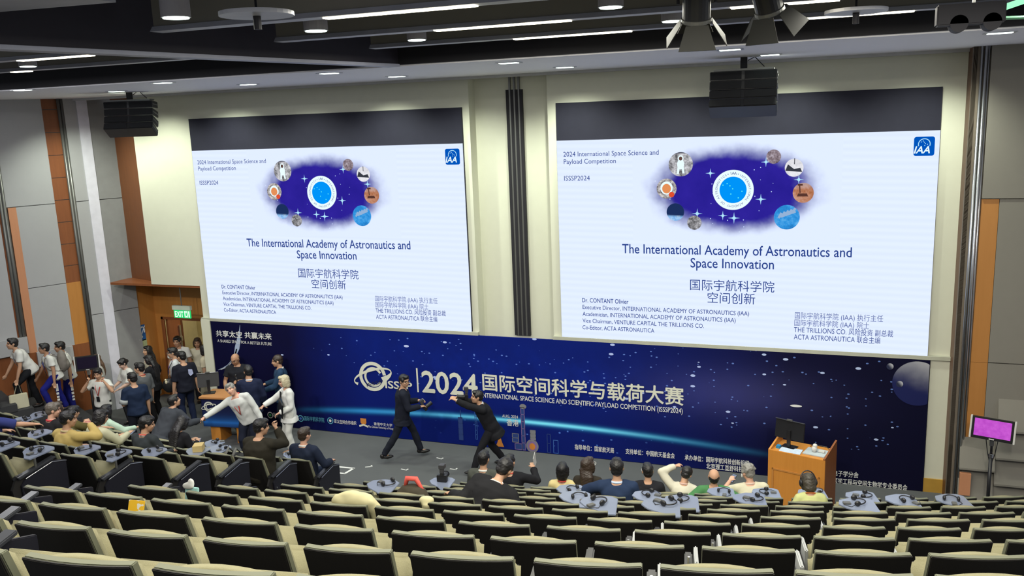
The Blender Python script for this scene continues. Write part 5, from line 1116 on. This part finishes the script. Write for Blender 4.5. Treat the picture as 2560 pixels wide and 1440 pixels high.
def side_sheet(name, pxs, m, label, cat):
    a, b = atX(*pxs[0], -2.748), atX(*pxs[1], -2.748); s_ = MB().bb((-2.75, a.y, b.z), (-2.738, b.y, a.z)).build(name, m); tag(s_, label, cat); return s_, a, b
s_, a, b = side_sheet('ear_sign', ((345, 815), (365, 849)), SB, 'square blue sign with a white ear symbol on the alcove wall', 'sign')
cy, cz_, r_ = (a.y + b.y) / 2, (a.z + b.z) / 2, abs(a.z - b.z) / 2
MB().tube([(-2.734, cy + r_ * .38 * math.cos(t), cz_ + r_ * .25 + r_ * .5 * math.sin(t)) for t in [-.6 + 3.9 * i / 10 for i in range(11)]] + [(-2.734, cy - r_ * .1, cz_ - r_ * .5), (-2.734, cy - r_ * .4, cz_ - r_ * .7)], .016, 6).build('ear_symbol', WHITES, s_)
MB().tube([(-2.734, cy - r_ * .6, cz_ - r_ * .8), (-2.734, cy + r_ * .5, cz_ + r_ * .8)], .010, 6).build('white_bar', WHITES, s_)
s_, a, b = side_sheet('poster', ((348, 852), (373, 905)), mat('poster_print', (.38, .46, .26), .7, var=.5, scale=9), 'pale green printed poster under the blue ear sign', 'poster')
MB().bb((-2.738, a.y + .05, (a.z + b.z) / 2), (-2.734, b.y - .05, (a.z + b.z) / 2 + .12)).build('poster_picture', mat('poster_pink', (.55, .40, .32), .7, var=.4, scale=15), s_)
# tape marks on the stage floor
sq = [atZ(*q, .004) for q in ((845, 1167), (884, 1171), (862, 1184), (818, 1180))]
mb = MB()
for i in range(4):
    a, b = sq[i], sq[(i + 1) % 4]; d = (b - a).normalized() * .02; n = Vector((-d.y, d.x, 0)) * 1.3
    mb.prism([a - d + n, b + d + n, b + d - n, a - d - n], (0, 0, .003))
tag(mb.build('floor_marking', WHITES), 'white taped square on the stage floor near the aisle end of the front row', 'floor marking')
for (px_, py_), w_ in (((922, 1167), 'between the striding photographer and the taped square'), ((1010, 1174), 'nearest the seats, below the striding photographer'), ((1098, 1146), 'nearest the banner, between both photographers'), ((1133, 1173), 'beside the crouching photographer'), ((1315, 1195), 'beyond the sheets of white paper')):
    c = atZ(px_, py_, .003); mb = MB(); R = Matrix.Rotation(random.uniform(-.5, .5), 3, 'Z'); mb.box(c, (.14, .025, .003), R=R).box(c + R @ Vector((.05, .03, 0)), (.03, .07, .003), R=R)
    tag(mb.build('floor_tape', WHITES), 'small white tape mark on the stage floor, ' + w_, 'tape mark', 'tape marks on the stage floor')
# ================================================================== CEILING
def speaker_array(loc, rz, label, W_=1.0):
    r = thing('speaker_array', label, 'loudspeaker', loc, rz); a = 0.; p = Vector((0, 0, 0))
    for i in range(4):
        R = Matrix.Rotation(math.radians(-4 - 9 * i), 3, 'X'); hh = .145; c = p + R @ Vector((0, 0, -hh / 2))
        b = MB().box(c + R @ Vector((0, .16, 0)), (W_, .34, hh - .008), R=R, top=(1, 1)).build('cabinet', BLKP, r, bevel=.01)
        MB().box(c + R @ Vector((-W_ * .255, -.015, 0)), (W_ * .46, .012, hh - .03), R=R).box(c + R @ Vector((W_ * .255, -.015, 0)), (W_ * .46, .012, hh - .03), R=R).build('grille', mat('grille_black', (.008, .008, .010), .8), b)
        MB().box(c + R @ Vector((W_ / 2 + .004, .16, 0)), (.012, .28, .02), R=R).build('side_rail', GREYM, b)
        p = p + R @ Vector((0, 0, -hh))
    MB().bb((-W_ / 2 + .05, .03, 0), (W_ / 2 - .05, .30, .03)).build('top_frame', GREYM, r, bevel=.004); MB().bb((-.05, .10, .03), (.05, .18, ZS - loc[2])).build('drop_pole', BLACK, r)
    MB().tube([(.06, .16, ZS - loc[2] - .05), (.16, .22, .2), (.3, .25, .05)], .008, 6).build('cable', BLKP, r); return r
speaker_array((11.62, -1.35, 7.12), math.radians(2), 'black hanging speaker array in front of the right-hand screen top')
speaker_array((-.30, -1.35, 7.15), math.radians(24), 'black hanging speaker array above the exit alcove by the left-hand screen', .95)
# downlights let into the soffit
for i, q in enumerate(((57, 225), (291, 228), (407, 207), (620, 211), (823, 183), (992, 191), (1272, 157), (1412, 168), (1825, 124), (1925, 137), (2500, 82))):
    c = atZ(*q, ZS - .006); o = thing('downlight', 'recessed lit downlight in the white soffit, %s along from the stair wall' % ORD[i], 'downlight', c, 0, 'downlights in the white soffit')
    MB().bb((-.17, -.11, -.004), (.17, .11, .006)).build('trim_ring', STEEL, o); MB().bb((-.13, -.07, -.010), (.13, .07, -.003)).build('lens', LEDC, o)
# grey baffles with lit batten strips, hung in rows
def baffle(Y, x0, x1, leds, label, z=7.50):
    o = thing('light_baffle', label, 'ceiling light', (0, Y, z), 0, 'hanging light baffles')
    MB().bb((x0, -.03, .03), (x1, .03, .34)).build('plate', OLIVE, o); MB().prism([(x0, -.09, .0), (x0, .09, .0), (x0, .05, .05), (x0, -.05, .05)], (x1 - x0, 0, 0)).build('tray', mat('tray_white', (.50, .50, .55), .5), o)
    for a, b in leds: MB().bb((a, -.05, -.012), (b, .05, .0)).build('lit_strip', LEDW, o)
    n = int((x1 - x0) / 1.6)
    for i in range(n): MB().cyl((x0 + .8 + 1.6 * i, 0, .34), (x0 + .8 + 1.6 * i, 0, 9.2 - z), .012, 6).build('hanger', GREYM, o)
X = lambda px, py: atZ(px, py, 7.5).x
for Y, x0, x1, ld, w_ in ((atZ(960, 32, 7.5).y, 6.75, 15.5, ((X(822, 46), X(1208, 17)), (X(1560, 6) + .6, X(1560, 6) + 2.6)), 'nearest the audience, with one long lit strip'),
    (atZ(1255, 63, 7.5).y, 6.95, 15.8, ((X(1090, 76), X(1427, 50)), (X(1825, 17), X(2100, -5))), 'middle of the three rows over the front seats'),
    (atZ(1430, 87, 7.5).y, 7.25, 16.2, ((X(1285, 97), X(1577, 76)), (X(1965, 50), X(2288, 24))), 'closest to the black fascia on the podium side'),
    (atZ(130, 145, 7.5).y, -3., 5.9, ((X(25, 150), X(242, 138)),), 'beyond the plum bulkhead with a lit strip'),
    (atZ(60, 178, 7.5).y, -3., 6.6, ((X(34, 180), X(78, 177)),), 'beyond the plum bulkhead, closest to the fascia')):
    baffle(Y, x0, x1, ld, 'hanging grey light baffle, ' + w_)
tops = thing('ceiling_panel', 'pale hanging ceiling panel at the top corner over the stairs', 'ceiling panel', (0, 0, 0))
a, b = atZ(0, 30, 7.6), atZ(290, 6, 7.6); MB().prism([a, b, b + Vector((0, -.8, 0)), a + Vector((0, -.8, 0))], (0, 0, .05)).build('panel', mat('tray_white', (.50, .50, .55), .5), tops)
MB().prism([a + Vector((0, -.02, .05)), b + Vector((0, -.02, .05)), b + Vector((0, .02, .05)), a + Vector((0, .02, .05))], (0, 0, .3)).build('edge_plate', OLIVE, tops)
for i, (px_, py_, dpx) in enumerate(((440, 44, 72), (790, 77, 60), (1042, 100, 49), (1527, 18, 64), (1680, 53, 54), (70, 166, 42))):
    c = atZ(px_, py_, 7.46); dist = -(c - CAM).dot(CB); r_ = dpx / 2 * dist / FPX
    o = thing('can_light', 'pale cylindrical can light, ' + ('beside the panel over the stairs', 'at the end of the nearest baffle', 'at the end of the middle baffle', 'cut by the top of the picture in the middle', 'next to the pair of stage lights', 'small and far, over the stairs')[i], 'can light', c, 0, 'can lights in the ceiling')
    MB().cyl((0, 0, 0), (0, 0, .26), r_, 28).build('can', mat('can_pale', (.34, .32, .33), .5), o, smooth=False); MB().cyl((0, 0, -.008), (0, 0, .002), r_ * .88, 28).build('lens', LEDC, o); MB().cyl((0, 0, .26), (0, 0, 9.2 - 7.46), .02, 8).build('stem', GREYM, o)
for px_, py_, w_ in ((642, 40, 'between the can lights over the bulkhead'), (2140, 32, 'behind the stage lights')):
    c = atZ(px_, py_, 7.40); o = thing('ceiling_disc', 'pale disc hung flat under the ceiling, ' + w_, 'ceiling disc', c); MB().cyl((0, 0, 0), (0, 0, .03), .28, 32).build('disc', mat('tray_white', (.50, .50, .55), .5), o); MB().cyl((0, 0, -.10), (0, 0, 0), .03, 10).cyl((0, 0, .03), (0, 0, 1.8), .01, 6).build('hanging_plug', BLACK, o)
def stage_light(c, to, label):
    o = thing('stage_light', label, 'stage light', c); R = (Vector(to) - Vector(c)).to_track_quat('Y', 'Z').to_matrix(); f = lambda x, y, z: R @ Vector((x, y, z))
    MB().cyl(f(0, -.30, 0), f(0, .12, 0), .115, 24).cyl(f(0, -.36, 0), f(0, -.30, 0), .085, 20).build('body', BLKP, o); MB().cyl(f(0, .12, 0), f(0, .15, 0), .125, 24).build('lens_ring', GREYM, o)
    mb = mat('flap_black', (.012, .012, .010), .6)
    for i, (dx, dz) in enumerate(((1, 0), (-1, 0), (0, 1), (0, -1))):
        n = Vector((dx, 0, dz)); t = Vector((-dz, 0, dx)); a = n * .125; MB().prism([R @ v for v in (a + t * .09 + Vector((0, .15, 0)), a - t * .09 + Vector((0, .15, 0)), n * .24 - t * .15 + Vector((0, .32, 0)), n * .24 + t * .15 + Vector((0, .32, 0)))], R @ (n * .004 - Vector((0, .004, 0)))).build('barn_door', mb, o)
    MB().tube([f(.15, 0, 0), f(.15, 0, 0) + Vector((0, 0, .22)), f(-.15, 0, 0) + Vector((0, 0, .22)), f(-.15, 0, 0)], .014, 8).cyl(Vector((0, 0, .2)), Vector((0, 0, 9.2 - c[2])), .018, 8).build('yoke', BLACK, o)
stage_light(tuple(atY(1742, 8, -7.9)), (11.75, -7.3, 5.9), 'black stage light with open barn doors, the one aimed downwards beside the can light')
stage_light(tuple(atY(1915, -12, -7.6)), (12.7, -6.9, 6.1), 'black stage light with open barn doors, the one over the podium side')
g = atY(2430, 62, -7.5); o = thing('fixture', 'black hanging fixture with two rounded bulges near the top corner over the podium side', 'fixture', g)
MB().bb((-.26, -.09, -.0), (.22, .09, .16)).build('case', BLACK, o, bevel=.01)
for x_ in (-.10, .13): MB().cyl((x_, -.09, .01), (x_, .09, .01), .065, 24).build('bulge', BLACK, o); MB().cyl((0, 0, .2), (0, 0, 9.2 - g.z), .02, 8).build('rod', GREYM, o)
a, b, c = atY(2425, 48, -7.2), atY(2570, -2, -7.2), atY(2570, 43, -7.2); o = thing('green_bracket', 'green lit angled bars at the top corner over the podium side', 'light bar', a)
MB().tube([Vector((0, 0, 0)), b - a], .028, 6).build('bar', LEDG, o); MB().tube([Vector((0, 0, 0)), c - a], .016, 6).build('bar', mat('green_metal', (.16, .40, .24), .4), o); MB().tube([Vector((.02, 0, 0)), Vector((.02, 0, 9.2 - a.z))], .012, 6).build('rod', GREYM, o)
# ================================================================== THINGS ON THE SEATS
def headset_proto():
    h_ = thing('headset', 'headset', 'headset', (0, -40, 0)); n = 14
    MB().tube([(.085 * math.cos(PI * i / n), .10 * math.sin(PI * i / n), .022 + .01 * math.sin(PI * i / n)) for i in range(n + 1)], .008, 6).build('headband', BLKP, h_, smooth=True)
    for s_ in (-1, 1): MB().ell((s_ * .085, -.01, .034), (.022, .038, .034)).build('ear_cup', BLKP, h_, smooth=True)
    MB().box((.02, -.12, .012), (.06, .09, .022)).build('receiver', GREYM, h_, bevel=.004)
    MB().tube([(.085, -.03, .02), (.12, -.09, .008), (.06, -.16, .008), (.02, -.16, .012)], .004, 6).build('cable', BLKP, h_); return h_
hp_ = headset_proto(); n_used = {}
for i, e in enumerate(TABLETS):
    if id(e) in n_used: continue
    n_used[id(e)] = 1; o = copy_tree(hp_); o.scale = (.82,) * 3; p = e[6] @ Vector((e[1] / 2 - .09 + .04 * math.sin(i * 2.1), .24 + .03 * math.cos(i), .771)); o.location = p; o.rotation_euler = (0, 0, e[0].rotation_euler.z + random.uniform(-2.2, 2.2))
    o['label'] = 'black headset on the tablet of the ' + e[0]['label'].replace('black chair, ', '').replace(' from the stage', '').replace('block by the stairs', 'stair block').replace(' from the aisle', ' from aisle'); o['group'] = 'headsets left on the writing tablets'
for ch in list(hp_.children): bpy.data.objects.remove(ch)
bpy.data.objects.remove(hp_)
def chair_at(b, k, i): return next(e for e in CHAIRS if e[2] == b and e[3] == k and e[5] == i)
def seat_thing(e, mb, name, m, label, cat, **kw): o = mb.build(name, m, **kw); o.matrix_world = e[6]; return tag(o, label, cat)
e = chair_at('main', 5, 3)
j = fuse(MB().ell((.10, -.215, .93), (.20, .055, .065)).tube([(-.06, -.21, .945), (.08, -.20, .975), (.22, -.19, .94), (.30, -.17, .80), (.32, -.14, .60), (.30, -.10, .45)], [.035, .05, .06, .065, .06, .04], 12).ell((.18, -.15, .70), (.13, .05, .25)), .014, 'jacket', mat('cream_jacket', (.56, .51, .30), .9, var=.06), None, 2, .004); j.matrix_world = e[6]; tag(j, 'cream jacket draped over one side of an empty chair back', 'jacket')
e = chair_at('main', 4, 3)
j = fuse(MB().ell((.29, -.24, .93), (.075, .05, .045)).tube([(.30, -.26, .92), (.29, -.25, .80), (.28, -.24, .70)], [.055, .045, .035], 10), .012, 'cap', mat('cream_jacket', (.56, .51, .30), .9, var=.06), None, 2, .003); j.matrix_world = e[6]; tag(j, 'crumpled cream cap wedged between two chair backs behind the black jacket with white piping', 'cap')
e = chair_at('main', 3, 2)
b_ = fuse(MB().ell((.02, -.02, .78), (.19, .11, .15)).ell((.02, -.02, .60), (.20, .13, .2)), .016, 'bag', mat('bag_brown', (.045, .036, .022), .8), None, 2, .004); b_.matrix_world = e[6]; tag(b_, 'dark brown bag with a red handle standing on an empty seat', 'bag')
MB().tube([(-.06, -.02, .88), (-.03, -.02, .99), (.07, -.02, .99), (.12, -.02, .90), (.16, -.02, .83)], [.02, .03, .03, .02, .016], 8).build('red_handle', mat('handle_red', (.62, .09, .07), .6), b_, smooth=True)
e = chair_at('left', 0, 1)
bp2 = fuse(MB().ell((.05, .10, .62), (.18, .12, .20)).ell((.05, .16, .55), (.15, .08, .14)), .016, 'backpack', mat('backpack_dark', (.045, .047, .048), .85), None, 2, .003); bp2.matrix_world = e[6]; tag(bp2, 'dark grey backpack standing on a seat behind the heavy person in brown suit', 'backpack')
for s_ in (-.08, .06): MB().tube([(s_, .02, .66), (s_ - .01, -.02, .80), (s_ + .01, .05, .90), (s_ + .03, .12, .80)], [(.025, .008)] * 4, 8).build('shoulder_strap', mat('strap_grey', (.14, .14, .13), .8), bp2, smooth=True)
e = chair_at('left', 1, 1); seat_thing(e, MB().box((.16, .24, .82), (.14, .16, .095), R=Matrix.Rotation(.5, 3, 'Z')), 'carton', mat('carton', (.55, .42, .18), .8), 'small tan carton beside the seated person with long black hair', 'carton', bevel=.003); feat(e, tablet, 'tablet')
k_ = NT('magazine_print'); p_ = k_.pos(); f_ = k_.noise(p_, 9., 2.); cr_ = k_.n('ShaderNodeValToRGB'); k_.put(cr_.inputs[0], f_); cr_.color_ramp.interpolation = 'CONSTANT'; q_ = cr_.color_ramp.elements; q_[0].color = (.66, .64, .58, 1); q_[1].position = .42; q_[1].color = (.72, .42, .02, 1); z_ = q_.new(.62); z_.color = (.70, .55, .06, 1); z_ = q_.new(.7); z_.color = (.1, .2, .4, 1); k_.bsdf(cr_.outputs[0], .5)
e = chair_at('main', 7, 1); seat_thing(e, MB().box((.325, -.12, .76), (.115, .012, .30), R=Matrix.Rotation(-.35, 3, 'X')), 'magazine', k_.m, 'yellow and white magazine stuck upright between two chairs', 'magazine')
e = chair_at('main', 5, 0); o = seat_thing(e, MB().box((.34, -.20, .84), (.13, .03, .17), R=Matrix.Rotation(-.2, 3, 'X')), 'tissue_pack', mat('tissue_mint', (.35, .60, .58), .6), 'mint tissue pack with a white tissue sticking out between two chairs', 'tissues', bevel=.006)
fuse(MB().ell((.31, -.20, .94), (.06, .02, .035)).ell((.34, -.19, .97), (.03, .02, .04)), .010, 'tissue', WHITES, o, 1, .003)
e = near_tab(1108, 1204); feat(e, tablet, 'tablet'); cm = camera_thing(None, (0, 0, 0), 'black camera with a big flash standing on a writing tablet by the stage', (0, 1, 0)); cm.matrix_world = e[6] @ Matrix.Translation((.12, .24, .818))
